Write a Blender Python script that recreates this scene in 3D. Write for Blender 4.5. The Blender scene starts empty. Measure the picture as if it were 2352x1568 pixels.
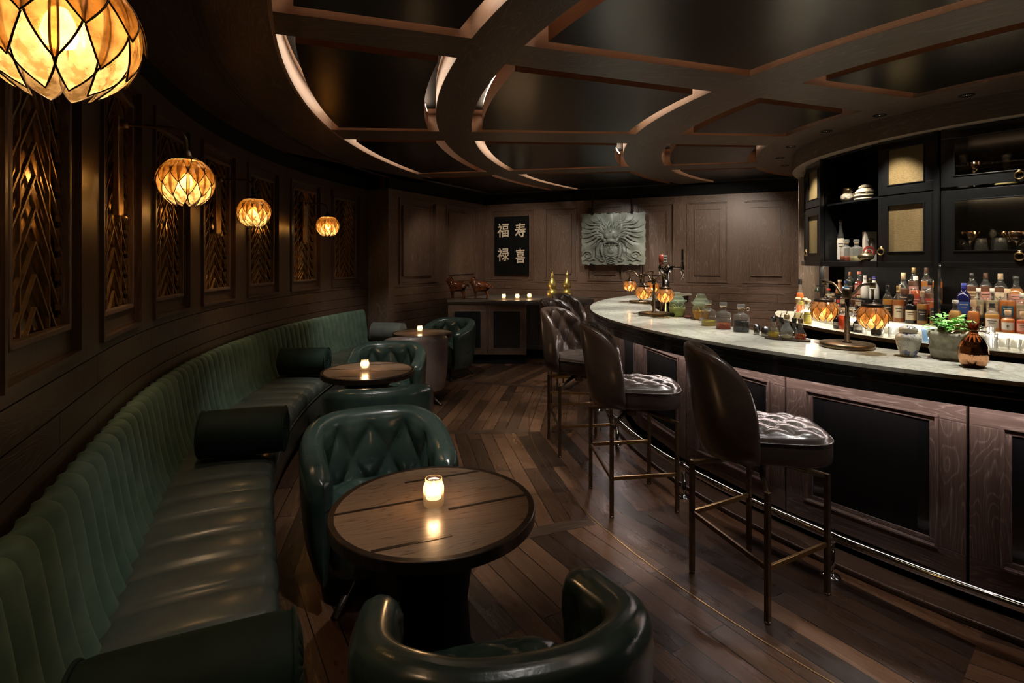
import bpy, math, random
from math import sin, cos, pi, radians as R_, sqrt, atan2
from mathutils import Vector, Matrix

S = bpy.context.scene
COL = S.collection
random.seed(7)

# ---------------------------------------------------------------- camera, world, exposure
cam = bpy.data.cameras.new('camera'); cam.sensor_width = 36; cam.lens = 1222/2352*36
cam.shift_y = (597-784)/2352; cam.clip_start = .02
co = bpy.data.objects.new('camera', cam); COL.objects.link(co)
co.location = (0, 0, 1.55); co.rotation_euler = (pi/2, 0, 0); S.camera = co
w = bpy.data.worlds.new('world'); S.world = w; w.use_nodes = True
w.node_tree.nodes['Background'].inputs[0].default_value = (.9, .95, 1, 1)
w.node_tree.nodes['Background'].inputs[1].default_value = .0015
vs = S.view_settings
vs.view_transform = 'Standard'; vs.look = 'None'; vs.gamma = 1; vs.use_curve_mapping = False; vs.exposure = 0
S.cycles.use_denoising = True
S.cycles.adaptive_threshold = .03; S.cycles.max_bounces = 7; S.cycles.diffuse_bounces = 3; S.cycles.glossy_bounces = 3
S.cycles.transmission_bounces = 4; S.cycles.transparent_max_bounces = 16
S.cycles.sample_clamp_indirect = 3; S.cycles.caustics_reflective = False; S.cycles.caustics_refractive = False

def light(name, typ, loc, power, col, aim=None, **k):
    l = bpy.data.lights.new(name, typ); l.energy = power; l.color = col
    for a, b in k.items(): setattr(l, a, b)
    o = bpy.data.objects.new(name, l); COL.objects.link(o); o.location = loc
    if aim is not None:
        o.rotation_euler = (Vector(aim)-Vector(loc)).to_track_quat('-Z', 'Y').to_euler()
    return o
NEU = (1, .86, .7); WARM = (1, .62, .28); COOL = (1, .95, .88); PINK = (1, .78, .72)
CX, CY = 5.1, 4.95              # common centre of the ceiling rings, bar and back bar
WX, WY, WR = 4.41, 5.19, 6.8    # centre and radius of the banquette wall
def PC(r, th, z=None):          # polar point about the bar centre, angle in degrees from the left
    t = R_(th); p = (CX-r*cos(t), CY+r*sin(t))
    return p if z is None else (p[0], p[1], z)

SPOTS = [  # added spotlights, no fixtures, just below the coffers: position, aim, power, cone
    ((-.15, 1.6), (-.80, 2.1, .45), 22, 48, COOL), ((-.55, 2.1), (-.50, 2.9, .7), 42, 40, COOL), ((-.75, 3.3), (-1.3, 3.9, .6), 30, 46, COOL),
    ((-.75, 4.3), (-1.2, 4.95, .7), 58, 40, COOL), ((-1.0, 5.6), (-1.75, 6.6, .5), 34, 48, COOL), ((-.8, 6.3), (-.7, 7.3, .6), 30, 40, COOL),
    ((.3, 1.2), (.0, 1.25, .5), 5, 40, COOL),
    ((1.25, 1.9), (1.32, 2.55, .75), 19, 40, COOL), ((1.1, 2.9), (.95, 3.45, .75), 24, 38, COOL), ((.9, 4.2), (.55, 4.7, .8), 34, 40, COOL),
    ((.9, 5.2), (.7, 5.9, .9), 34, 40, COOL),
    ((.1, 4.1), (-.1, 4.9, 0), 50, 46, NEU), ((.1, 2.6), (.1, 3.3, 0), 26, 42, NEU), ((.2, 5.9), (.1, 6.7, 0), 26, 50, NEU),
    ((.9, 1.2), (.8, 1.6, 0), 10, 50, NEU),
    ((1.35, 7.25), (1.65, 8.4, 1.75), 22, 62, COOL), ((.1, 7.0), (.1, 8.9, 1.4), 44, 70, NEU), ((-.9, 6.9), (-1.1, 8.3, 1.3), 14, 60, NEU),
    ((2.7, 6.0), (3.0, 7.9, 1.3), 60, 80, NEU), ((1.9, 6.8), (2.2, 8.3, .9), 24, 50, NEU), ((.5, 7.3), (.65, 8.6, .9), 16, 50, NEU)]
SPK = 2.4
for i, (p, a, e, cone, c) in enumerate(SPOTS):
    light('added_ceiling_spot', 'SPOT', (p[0], p[1], 2.64), e*SPK, c, a, spot_size=R_(cone), spot_blend=.7, shadow_soft_size=.025)
DL = [-33, -19, -6, 10, 25, 39, 50, 58]          # downlights over the back counter
for t in DL:
    light('downlight_beam', 'SPOT', PC(2.33, t, 2.675), 125, NEU, PC(2.28, t, 0), spot_size=R_(72), spot_blend=.6, shadow_soft_size=.02)
for t in (-44, -36, -26, -16, -6, 5, 17, 28):     # added spots without fixtures along the marble counter
    light('added_counter_beam', 'SPOT', PC(3.62, t, 2.66), 125 if t < -8 else 165, COOL, PC(4.0, t, 1.07), spot_size=R_(48), spot_blend=.8, shadow_soft_size=.03)

# ---------------------------------------------------------------- mesh builder
def vsub(a, b): return (a[0]-b[0], a[1]-b[1], a[2]-b[2])
def cross(a, b): return (a[1]*b[2]-a[2]*b[1], a[2]*b[0]-a[0]*b[2], a[0]*b[1]-a[1]*b[0])
def dot(a, b): return a[0]*b[0]+a[1]*b[1]+a[2]*b[2]
def nrm(a):
    l = sqrt(dot(a, a)) or 1; return (a[0]/l, a[1]/l, a[2]/l)
class M:
    def __init__(s, g=(0, 0, 1)):
        s.v = []; s.f = []; s.uv = []; s.mi = []; s.sm = []; s.g = g; s.m = 0; s.T = None
    def add(s, vs, fs, uvs=None, sm=False):
        b = len(s.v)
        if s.T is not None: vs = [tuple(s.T @ Vector(p)) for p in vs]
        s.v += [tuple(p) for p in vs]
        for k, f in enumerate(fs):
            s.f.append([b+i for i in f]); s.sm.append(sm); s.mi.append(s.m)
            if uvs: s.uv.append(uvs[k])
            else:
                P = [vs[i] for i in f]
                n = nrm(cross(vsub(P[1], P[0]), vsub(P[2], P[0])))
                if len(P) > 3 and abs(dot(n, n)-1) > .1: n = nrm(cross(vsub(P[2], P[0]), vsub(P[3], P[0])))
                g = s.g; d = dot(n, g)
                if abs(d) > .9:
                    g = (1, 0, 0) if abs(n[0]) < .8 else (0, 1, 0); d = dot(n, g)
                vd = nrm((g[0]-n[0]*d, g[1]-n[1]*d, g[2]-n[2]*d)); ud = cross(vd, n)
                s.uv.append([(dot(p, ud), dot(p, vd)) for p in P])
        return s
    def box(s, c, d, rz=0, tilt=None):
        x, y, z = d[0]/2, d[1]/2, d[2]/2
        P = [(-x, -y, -z), (x, -y, -z), (x, y, -z), (-x, y, -z), (-x, -y, z), (x, -y, z), (x, y, z), (-x, y, z)]
        if tilt is not None: P = [tuple(tilt @ Vector(p)) for p in P]
        ca, sa = cos(rz), sin(rz)
        P = [(c[0]+p[0]*ca-p[1]*sa, c[1]+p[0]*sa+p[1]*ca, c[2]+p[2]) for p in P]
        return s.add(P, [(3, 2, 1, 0), (4, 5, 6, 7), (0, 1, 5, 4), (1, 2, 6, 5), (2, 3, 7, 6), (3, 0, 4, 7)])
    def grid(s, fn, nu, nv, cu=False, cv=False, uvf=None, sm=True, flip=False):
        mu = nu if cu else nu+1; mv = nv if cv else nv+1
        V = [fn(i/nu, j/nv) for i in range(mu) for j in range(mv)]; F = []; U = []
        for i in range(nu):
            for j in range(nv):
                a, b = i*mv+j, ((i+1) % mu)*mv+j; c, d = ((i+1) % mu)*mv+(j+1) % mv, i*mv+(j+1) % mv
                q = [(i/nu, j/nv), ((i+1)/nu, j/nv), ((i+1)/nu, (j+1)/nv), (i/nu, (j+1)/nv)]
                if uvf: q = [uvf(*k) for k in q]
                if flip: F.append((d, c, b, a)); U.append(q[::-1])
                else: F.append((a, b, c, d)); U.append(q)
        return s.add(V, F, U, sm)
    def lathe(s, prof, n=24, c=(0, 0, 0), cap=True, sm=True, a0=0, ribs=None, sq=0):
        V = []; F = []; U = []
        for k, (r, z) in enumerate(prof):
            for i in range(n):
                a = a0+2*pi*i/n; q = r
                if sq: q = r*(1+sq*(1/max(abs(cos(a)), abs(sin(a)))-1))
                if ribs: q *= 1+ribs[1]*cos(ribs[0]*a)
                V.append((c[0]+q*cos(a), c[1]+q*sin(a), c[2]+z))
        L = 0
        for k in range(len(prof)-1):
            L2 = L+sqrt((prof[k+1][0]-prof[k][0])**2+(prof[k+1][1]-prof[k][1])**2)
            for i in range(n):
                j = (i+1) % n
                F.append((k*n+i, k*n+j, (k+1)*n+j, (k+1)*n+i)); U.append([(i/n, L), ((i+1)/n, L), ((i+1)/n, L2), (i/n, L2)])
            L = L2
        s.add(V, F, U, sm)
        if cap:
            b = len(s.v)-len(V)
            for k, rev in ((0, True), (len(prof)-1, False)):
                if prof[k][0] > 1e-5:
                    idx = list(range(b+k*n, b+k*n+n)); s.f.append(idx[::-1] if rev else idx)
                    uu = [(s.v[q][0], s.v[q][1]) for q in idx]; s.uv.append(uu[::-1] if rev else uu); s.sm.append(False); s.mi.append(s.m)
        return s
    def tube(s, pts, r, n=10, cap=True, sm=True, closed=False, fl=1):
        N = len(pts); rs = r if isinstance(r, (list, tuple)) else [r]*N
        V = []; up = (0, 0, 1); prev = None
        for i in range(N):
            a = pts[(i-1) % N] if (i or closed) else pts[0]; b = pts[(i+1) % N] if (i < N-1 or closed) else pts[-1]
            t = nrm(vsub(b, a))
            if prev is None:
                u = up if abs(t[2]) < .9 else (1, 0, 0)
            else: u = prev
            d = dot(u, t); u = nrm((u[0]-t[0]*d, u[1]-t[1]*d, u[2]-t[2]*d)); prev = u; q = cross(t, u)
            for k in range(n):
                an = 2*pi*k/n; x, y = cos(an)*rs[i], sin(an)*rs[i]*fl
                V.append(tuple(pts[i][m]+u[m]*x+q[m]*y for m in range(3)))
        F = []
        for i in range(N if closed else N-1):
            for k in range(n):
                j = (k+1) % n; i2 = (i+1) % N
                F.append((i*n+k, i2*n+k, i2*n+j, i*n+j))
        U = [[(0, 0), (0, .1), (.1, .1), (.1, 0)]]*len(F)
        s.add(V, F, U, sm)
        if cap and not closed:
            s.add(V[:n], [tuple(range(n))]); s.add(V[-n:], [tuple(range(n))[::-1]])
        return s
    def prism(s, poly, z0, z1, side=True):
        n = len(poly); V = [(p[0], p[1], z0) for p in poly]+[(p[0], p[1], z1) for p in poly]
        s.add(V, [tuple(range(n))[::-1], tuple(range(n, 2*n))])
        if side:
            L = 0; F = []; U = []
            for i in range(n):
                j = (i+1) % n; l = math.dist(poly[i], poly[j])
                F.append((i, j, n+j, n+i)); U.append([(z0, L), (z0, L+l), (z1, L+l), (z1, L)]); L += l
            s.add(V, F, U)
        return s
    def pbox(s, P, s0, s1, o0, o1, z0, z1, gr='z', step=.12):
        n = max(1, math.ceil((s1-s0)/step)) if P.curved else 1
        V = []; q = []
        for i in range(n+1):
            t = s0+(s1-s0)*i/n; q.append(t)
            for o, z in ((o0, z0), (o1, z0), (o1, z1), (o0, z1)): V.append(P.at(t, o)+(z,))
        F = []; U = []; w_ = (lambda a, b: (a, b)) if gr == 'z' else (lambda a, b: (b, a))
        hs = [z0, z0+(o1-o0), z0+(o1-o0)+(z1-z0), z1+2*(o1-o0)]
        for i in range(n):
            for k in range(4):
                a, b = k, (k+1) % 4
                F.append((i*4+a, (i+1)*4+a, (i+1)*4+b, i*4+b))
                ha = [z0-(o1-o0), z0, z1, z1+(o1-o0)][k]; hb = [z0, z1, z1+(o1-o0), z1+(o1-o0)+(z1-z0)][k]
                U.append([w_(q[i], ha), w_(q[i+1], ha), w_(q[i+1], hb), w_(q[i], hb)])
        s.add(V, F, U)
        s.add(V[:4], [(0, 1, 2, 3)]); s.add(V[-4:], [(3, 2, 1, 0)])
        return s
    def pframe(s, P, s0, s1, z0, z1, w_, o0, o1):
        s.pbox(P, s0, s1, o0, o1, z0, z0+w_, 's'); s.pbox(P, s0, s1, o0, o1, z1-w_, z1, 's')
        s.pbox(P, s0, s0+w_, o0, o1, z0+w_, z1-w_); s.pbox(P, s1-w_, s1, o0, o1, z0+w_, z1-w_); return s

class Path:
    def __init__(s, pts, curved=True):
        s.p = pts; s.curved = curved; s.L = [0]
        for a, b in zip(pts, pts[1:]): s.L.append(s.L[-1]+math.dist(a, b))
        s.len = s.L[-1]; s.s0 = 0
    def raw(s, t):
        L = s.L; t += s.s0
        if t <= 0: i = 0
        elif t >= s.len: i = len(L)-2
        else:
            lo, hi = 0, len(L)-1
            while hi-lo > 1:
                m = (lo+hi)//2
                if L[m] <= t: lo = m
                else: hi = m
            i = lo
        a, b = s.p[i], s.p[i+1]; l = L[i+1]-L[i]; k = (t-L[i])/l
        return (a[0]+(b[0]-a[0])*k, a[1]+(b[1]-a[1])*k), ((b[0]-a[0])/l, (b[1]-a[1])/l)
    def nr(s, t):
        if s.curved:
            a = s.raw(t-.02)[0]; b = s.raw(t+.02)[0]; l = math.dist(a, b); d = ((b[0]-a[0])/l, (b[1]-a[1])/l)
        else: d = s.raw(t)[1]
        return (d[1], -d[0])
    def at(s, t, off=0):
        p = s.raw(t)[0]; n = s.nr(t); return (p[0]+n[0]*off, p[1]+n[1]*off)
def arc(r, t0, t1, n=0, c=None):
    n = n or max(4, int(abs(t1-t0)/1.5)); cx, cy = c or (CX, CY)
    f = r if callable(r) else (lambda t: r)
    pts = []
    for i in range(n+1):
        t = t0+(t1-t0)*i/n; pts.append((cx-f(t)*cos(R_(t)), cy+f(t)*sin(R_(t))))
    return Path(pts)

def mk(name, m, mats, parent=None, bev=0, sub=0, loc=None, bseg=2):
    me = bpy.data.meshes.new(name); me.from_pydata(m.v, [], m.f)
    uvl = me.uv_layers.new(name='UVMap'); d = [c for f in m.uv for p in f for c in p]
    uvl.data.foreach_set('uv', d)
    me.polygons.foreach_set('use_smooth', m.sm); me.polygons.foreach_set('material_index', m.mi)
    for x in (mats if isinstance(mats, (list, tuple)) else [mats]): me.materials.append(x)
    me.update()
    o = bpy.data.objects.new(name, me); COL.objects.link(o)
    if parent: o.parent = parent
    if loc: o.location = loc
    if bev:
        b = o.modifiers.new('bevel', 'BEVEL'); b.width = bev; b.segments = bseg; b.limit_method = 'ANGLE'; b.angle_limit = R_(40)
    if sub:
        b = o.modifiers.new('sub', 'SUBSURF'); b.levels = sub; b.render_levels = sub
    return o
def tag(o, label, cat, group=None, kind=None):
    o['label'] = label; o['category'] = cat
    if group: o['group'] = group
    if kind: o['kind'] = kind
    return o
def thing(name, loc, label, cat, rz=0, group=None):
    o = bpy.data.objects.new(name, None); o.empty_display_size = .05; COL.objects.link(o); o.location = loc; o.rotation_euler = (0, 0, rz)
    return tag(o, label, cat, group)
def struct(name, m, mats, parent=None, **k):
    o = mk(name, m, mats, parent, **k)
    if not parent: o['kind'] = 'structure'
    return o
def copyt(o, parent=None, **k):
    c = o.copy(); COL.objects.link(c)
    if parent is not None: c.parent = parent
    for ch in list(o.children): copyt(ch, c)
    return c

# ---------------------------------------------------------------- materials
class NT:
    def __init__(s, name):
        s.m = bpy.data.materials.new(name); s.m.use_nodes = True; s.t = s.m.node_tree; s.n = s.t.nodes
        s.b = s.n['Principled BSDF']; s.o = s.n['Material Output']
    def new(s, typ, **k):
        n = s.n.new(typ)
        for a, b in k.items():
            if a.startswith('i_'):
                key = a[2:]; key = int(key) if key.isdigit() else key.replace('_', ' '); n.inputs[key].default_value = b
            else: setattr(n, a, b)
        return n
    def l(s, a, b): s.t.links.new(a, b)
    def math(s, op, a, b=None, c=None):
        n = s.n.new('ShaderNodeMath'); n.operation = op
        for i, x in enumerate((a, b, c)):
            if x is None: continue
            if isinstance(x, (int, float)): n.inputs[i].default_value = x
            else: s.l(x, n.inputs[i])
        return n.outputs[0]
    def mix(s, f, a, b, typ='MIX'):
        n = s.n.new('ShaderNodeMix'); n.data_type = 'RGBA'; n.blend_type = typ
        for i, x in ((0, f), (6, a), (7, b)):
            if isinstance(x, (int, float)): n.inputs[i].default_value = x
            elif isinstance(x, tuple): n.inputs[i].default_value = x if len(x) == 4 else x+(1,)
            else: s.l(x, n.inputs[i])
        return n.outputs[2]
    def coord(s, which='UV', scale=(1, 1, 1)):
        tc = s.new('ShaderNodeTexCoord'); mp = s.new('ShaderNodeMapping'); mp.inputs['Scale'].default_value = scale
        s.l(tc.outputs[which], mp.inputs['Vector']); return mp.outputs[0]
    def noise(s, vec, scale=5, detail=3, rough=.5, dist=0):
        n = s.new('ShaderNodeTexNoise'); n.inputs['Scale'].default_value = scale; n.inputs['Detail'].default_value = detail
        n.inputs['Roughness'].default_value = rough; n.inputs['Distortion'].default_value = dist; s.l(vec, n.inputs['Vector']); return n.outputs[0]
    def ramp(s, f, a, b):
        n = s.new('ShaderNodeMapRange'); n.inputs[1].default_value = a; n.inputs[2].default_value = b; s.l(f, n.inputs[0]); return n.outputs[0]
    def bump(s, h, st=.3, d=.002):
        n = s.new('ShaderNodeBump'); n.inputs['Strength'].default_value = st; n.inputs['Distance'].default_value = d
        s.l(h, n.inputs['Height']); s.l(n.outputs[0], s.b.inputs['Normal']); return n
    def set(s, **k):
        for a, b in k.items():
            key = a.replace('_', ' ')
            if isinstance(b, tuple) and len(b) == 3: b = b+(1,)
            s.b.inputs[key].default_value = b
        return s

def plain(name, col, rough=.5, metal=0, **k):
    t = NT(name); t.set(Base_Color=col, Roughness=rough, Metallic=metal, **k); return t.m
def wood(name, c0, c1, rough=.5, scale=1., amt=.8, ring=9., coat=0, bm=.5):
    t = NT(name); uv = t.coord('UV', (scale, scale, scale))
    def sc(v): 
        mp = t.new('ShaderNodeMapping'); mp.inputs['Scale'].default_value = v; t.l(uv, mp.inputs['Vector']); return mp.outputs[0]
    big = t.noise(sc((4.2, .55, 1)), 1.6, 2, .5, .5)                    # contour field gives cathedral figure
    rings = t.math('PINGPONG', t.math('MULTIPLY', big, ring*2.6), .5)
    line = t.ramp(rings, .34, .5)
    pore = t.ramp(t.noise(sc((260, 9, 1)), 1, 2, .6), .48, .68)
    pore2 = t.ramp(t.noise(sc((90, 2.2, 1)), 1, 3, .6), .42, .72)
    f = t.math('MULTIPLY', t.math('ADD', t.math('MULTIPLY', line, .75), t.math('MULTIPLY', pore2, .45)), t.math('ADD', t.math('MULTIPLY', pore, .7), .3))
    f = t.math('MULTIPLY', f, amt)
    tone = t.ramp(t.noise(sc((3, .4, 1)), 1, 2), .2, .8)
    base = t.mix(tone, tuple(x*.72 for x in c0), tuple(x*1.25 for x in c0))
    col = t.mix(f, base, c1); t.l(col, t.b.inputs['Base Color'])
    t.set(Roughness=rough, Coat_Weight=coat, Coat_Roughness=.25, Specular_IOR_Level=.4)
    t.bump(f, bm, .0012); return t.m
def noisy(name, a, b, scale=5, rough=.5, which='Object', det=4, lo=.35, hi=.65, bm=0, metal=0, stretch=(1, 1, 1), **k):
    t = NT(name); n = t.noise(t.coord(which, stretch), scale, det, .55)
    t.l(t.mix(t.ramp(n, lo, hi), a, b), t.b.inputs['Base Color']); t.set(Roughness=rough, Metallic=metal, **k)
    if bm: t.bump(n, bm, .003)
    return t.m
def emis(name, col, st):
    t = NT(name); t.set(Base_Color=(0, 0, 0), Emission_Color=col, Emission_Strength=st); return t.m
def thin(name, col=(1, 1, 1), rough=.02, alpha=.1, refl=.6, body=(.8, .85, .8), ribs=0):
    """thin clear glass: transparent with a fresnel reflection and a faint body"""
    t = NT(name); tr = t.new('ShaderNodeBsdfTransparent'); tr.inputs[0].default_value = col+(1,)
    gl = t.new('ShaderNodeBsdfGlossy'); gl.inputs['Roughness'].default_value = rough
    tl = t.new('ShaderNodeBsdfTranslucent'); tl.inputs[0].default_value = body+(1,)
    df = t.new('ShaderNodeBsdfDiffuse'); df.inputs[0].default_value = body+(1,)
    bd = t.new('ShaderNodeMixShader'); t.l(tl.outputs[0], bd.inputs[1]); t.l(df.outputs[0], bd.inputs[2])
    m1 = t.new('ShaderNodeMixShader'); m1.inputs[0].default_value = alpha
    t.l(tr.outputs[0], m1.inputs[1]); t.l(bd.outputs[0], m1.inputs[2])
    fr = t.new('ShaderNodeLayerWeight'); fr.inputs[0].default_value = .5
    m2 = t.new('ShaderNodeMixShader'); t.l(t.math('ADD', t.math('MULTIPLY', t.math('POWER', fr.outputs['Facing'], 3.0), refl), .035), m2.inputs[0])
    t.l(m1.outputs[0], m2.inputs[1]); t.l(gl.outputs[0], m2.inputs[2]); t.l(m2.outputs[0], t.o.inputs[0])
    if ribs:
        wv = t.new('ShaderNodeTexWave'); wv.inputs['Scale'].default_value = ribs; t.l(t.coord('UV'), wv.inputs[0])
        bp = t.new('ShaderNodeBump'); bp.inputs['Strength'].default_value = .6; bp.inputs['Distance'].default_value = .003
        t.l(wv.outputs[1], bp.inputs['Height']); t.l(bp.outputs[0], gl.inputs['Normal'])
    return t.m
def liquid(name, col):
    t = NT(name); tr = t.new('ShaderNodeBsdfTransparent'); tr.inputs[0].default_value = col+(1,)
    tl = t.new('ShaderNodeBsdfTranslucent'); tl.inputs[0].default_value = col+(1,)
    df = t.new('ShaderNodeBsdfDiffuse'); df.inputs[0].default_value = col+(1,); m0 = t.new('ShaderNodeMixShader'); t.l(tl.outputs[0], m0.inputs[1]); t.l(df.outputs[0], m0.inputs[2])
    m = t.new('ShaderNodeMixShader'); m.inputs[0].default_value = .68
    t.l(tr.outputs[0], m.inputs[1]); t.l(m0.outputs[0], m.inputs[2])
    gl = t.new('ShaderNodeBsdfGlossy'); gl.inputs['Roughness'].default_value = .08
    m2 = t.new('ShaderNodeMixShader'); m2.inputs[0].default_value = .07
    t.l(m.outputs[0], m2.inputs[1]); t.l(gl.outputs[0], m2.inputs[2]); t.l(m2.outputs[0], t.o.inputs[0]); return t.m

OAK = wood('oak_wall', (.085, .05, .034), (.26, .19, .14), .42, ring=8)
OAKD = wood('oak_dark', (.05, .03, .02), (.16, .105, .07), .30, ring=8)
OAKP = wood('oak_pilaster', (.13, .09, .065), (.36, .29, .23), .5, ring=11, amt=1)
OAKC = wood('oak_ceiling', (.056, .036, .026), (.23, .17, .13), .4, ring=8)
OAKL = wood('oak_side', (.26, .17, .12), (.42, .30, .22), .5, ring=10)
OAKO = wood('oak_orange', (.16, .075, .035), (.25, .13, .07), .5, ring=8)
OAKB = wood('oak_bar', (.115, .078, .065), (.36, .28, .25), .4, ring=10, amt=1)
OAKG = wood('oak_grey', (.09, .075, .06), (.22, .19, .15), .45, ring=8)
TABLEW = wood('table_oak', (.20, .125, .075), (.045, .025, .014), .26, ring=7, amt=1.0, coat=.3, bm=.2)
BLK = plain('black_paint', (.003, .003, .003), .75, Specular_IOR_Level=.2)
LACQ = plain('black_lacquer', (.008, .009, .01), .22, Coat_Weight=.4, Coat_Roughness=.15)
PANEL = noisy('ceiling_lacquer', (.004, .004, .0035), (.006, .0055, .004), 3, .26, Specular_IOR_Level=.3)
BRONZE = noisy('aged_bronze', (.11, .075, .045), (.19, .135, .08), 30, .38, metal=.9)
DBRONZE = noisy('dark_bronze', (.04, .026, .018), (.075, .05, .03), 20, .35, metal=.7)
BRASS = noisy('brass', (.45, .30, .13), (.6, .42, .2), 25, .3, metal=1)
GRILLE = noisy('grille_brass', (.22, .14, .06), (.34, .22, .10), 25, .35, metal=.85)
CHROME = plain('chrome', (.75, .75, .75), .08, 1)
STEEL = plain('steel', (.6, .6, .58), .22, 1)
COPPER = plain('copper', (.78, .40, .22), .15, 1)
GOLD = noisy('gold_carved', (.45, .34, .08), (.7, .56, .2), 60, .35, metal=.75, bm=.8)
BACKM = noisy('bronze_mirror', (.42, .28, .12), (.52, .36, .16), 4, .19, metal=1)
def leather(name, a, b, rough=.3, sc=6):
    t = NT(name); c = t.coord('Object'); n = t.noise(c, sc, 5, .6); n2 = t.noise(c, 140, 2)
    t.l(t.mix(t.ramp(n, .3, .7), a, b), t.b.inputs['Base Color'])
    t.l(t.ramp(t.noise(c, 9, 4), .1, 1.3), t.b.inputs['Roughness']) if 0 else t.set(Roughness=rough)
    t.set(Coat_Weight=.25, Coat_Roughness=.2); t.bump(t.math('ADD', t.math('MULTIPLY', n2, .25), t.noise(c, 22, 3)), .25, .004); return t.m
GREEN = leather('green_leather', (.017, .032, .026), (.036, .056, .046), .25)
GREENS = leather('green_seat_leather', (.035, .045, .038), (.07, .075, .06), .34, 4)
TAUPE = leather('taupe_leather', (.13, .095, .08), (.2, .15, .125), .36)
BROWN = leather('brown_leather', (.038, .024, .018), (.062, .042, .032), .3)
BROWNS = leather('brown_seat_leather', (.036, .027, .022), (.056, .043, .036), .28)
VELVET = noisy('green_velvet', (.045, .085, .058), (.08, .13, .09), 7, .8, bm=.1, Sheen_Weight=.12, Sheen_Roughness=.4)
VELVET.node_tree.nodes['Principled BSDF'].inputs['Sheen Tint'].default_value = (.5, .75, .6, 1)
BOLST = noisy('bolster_velvet', (.003, .012, .009), (.006, .02, .015), 9, .7, bm=.1, Specular_IOR_Level=.25, Sheen_Weight=.10, Sheen_Roughness=.35)
BOLST.node_tree.nodes['Principled BSDF'].inputs['Sheen Tint'].default_value = (.15, .4, .3, 1)
BOLSTG = noisy('bolster_grey', (.09, .11, .095), (.13, .15, .13), 9, .6, Sheen_Weight=.3)
def marble():
    t = NT('marble'); c = t.coord('Object', (1, 1, 1)); n = t.noise(c, 3.5, 8, .65, 1.2); 
    v = t.ramp(t.math('ABSOLUTE', t.math('SUBTRACT', t.noise(c, 2.2, 6, .6, 2.5), .5)), 0, .05)
    base = t.mix(t.ramp(n, .35, .7), (.50, .49, .41), (.60, .59, .50))
    t.l(t.mix(v, (.40, .39, .31), base), t.b.inputs['Base Color']); t.set(Roughness=.14, Specular_IOR_Level=.6); return t.m
MARBLE = marble()
def shellmat(name, a, b, tp=.48):
    t = NT(name); n = t.noise(t.coord('Object'), 28, 5, .6); col = t.mix(t.ramp(n, .36, .6), a, b)
    tl = t.new('ShaderNodeBsdfTranslucent'); t.l(col, tl.inputs[0])
    df = t.new('ShaderNodeBsdfDiffuse'); t.l(col, df.inputs[0])
    m0 = t.new('ShaderNodeMixShader'); m0.inputs[0].default_value = .25; t.l(tl.outputs[0], m0.inputs[1]); t.l(df.outputs[0], m0.inputs[2])
    tr = t.new('ShaderNodeBsdfTransparent'); t.l(t.mix(.5, col, (1, .8, .5)), tr.inputs[0])
    m1 = t.new('ShaderNodeMixShader'); m1.inputs[0].default_value = tp; t.l(m0.outputs[0], m1.inputs[1]); t.l(tr.outputs[0], m1.inputs[2])
    gl = t.new('ShaderNodeBsdfGlossy'); gl.inputs[0].default_value = (1, .9, .7, 1); gl.inputs['Roughness'].default_value = .2
    m2 = t.new('ShaderNodeMixShader'); m2.inputs[0].default_value = .08; t.l(m1.outputs[0], m2.inputs[1]); t.l(gl.outputs[0], m2.inputs[2])
    t.l(m2.outputs[0], t.o.inputs[0]); return t.m
SHELL = shellmat('capiz_shell', (.24, .13, .04), (.62, .44, .22))
SHELLO = shellmat('capiz_orange', (.50, .27, .09), (.80, .56, .28), .26)
RIM = plain('shell_rim', (.05, .03, .015), .4, .6)
GLASS = thin('clear_glass', alpha=.07, refl=1.1, rough=.05); GLASSR = thin('ribbed_glass', alpha=.10, ribs=14, refl=1.2, rough=.06); GLASSG = thin('green_glass', (.94, .99, .90), alpha=.22, body=(.8, .93, .68), refl=.9)
GLASSC = thin('cut_glass', alpha=.20, rough=.12, refl=1.3)
PANE = thin('cabinet_pane', (.9, .9, .88), alpha=.0, refl=.25)
LED = emis('led_strip', (1, .78, .55), 9); LEDC = emis('led_counter', (1, .83, .77), 42)
# ================================================================ ROOM SHELL
# paths of the walls; positive offset is towards the room
_w = [(-.221, -.90), (-1.728, 2.26)]
_w = [(-1.728+.4305*(3.5-i*.25), 2.26-.9026*(3.5-i*.25)) for i in range(14)]
_w += [(WX-WR*cos(R_(t/2)), WY+WR*sin(R_(t/2))) for t in range(-51, 45)]
WL = Path(_w); WL.s0 = 3.5+R_(25.5)*WR
W2 = Path([(-1.687, 7.26), (-.48, 9.5)], False)
WB = Path([(-.48, 9.5), (5.0, 7.115)], False)
WTOP, ZC = 2.53, 2.69

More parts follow.
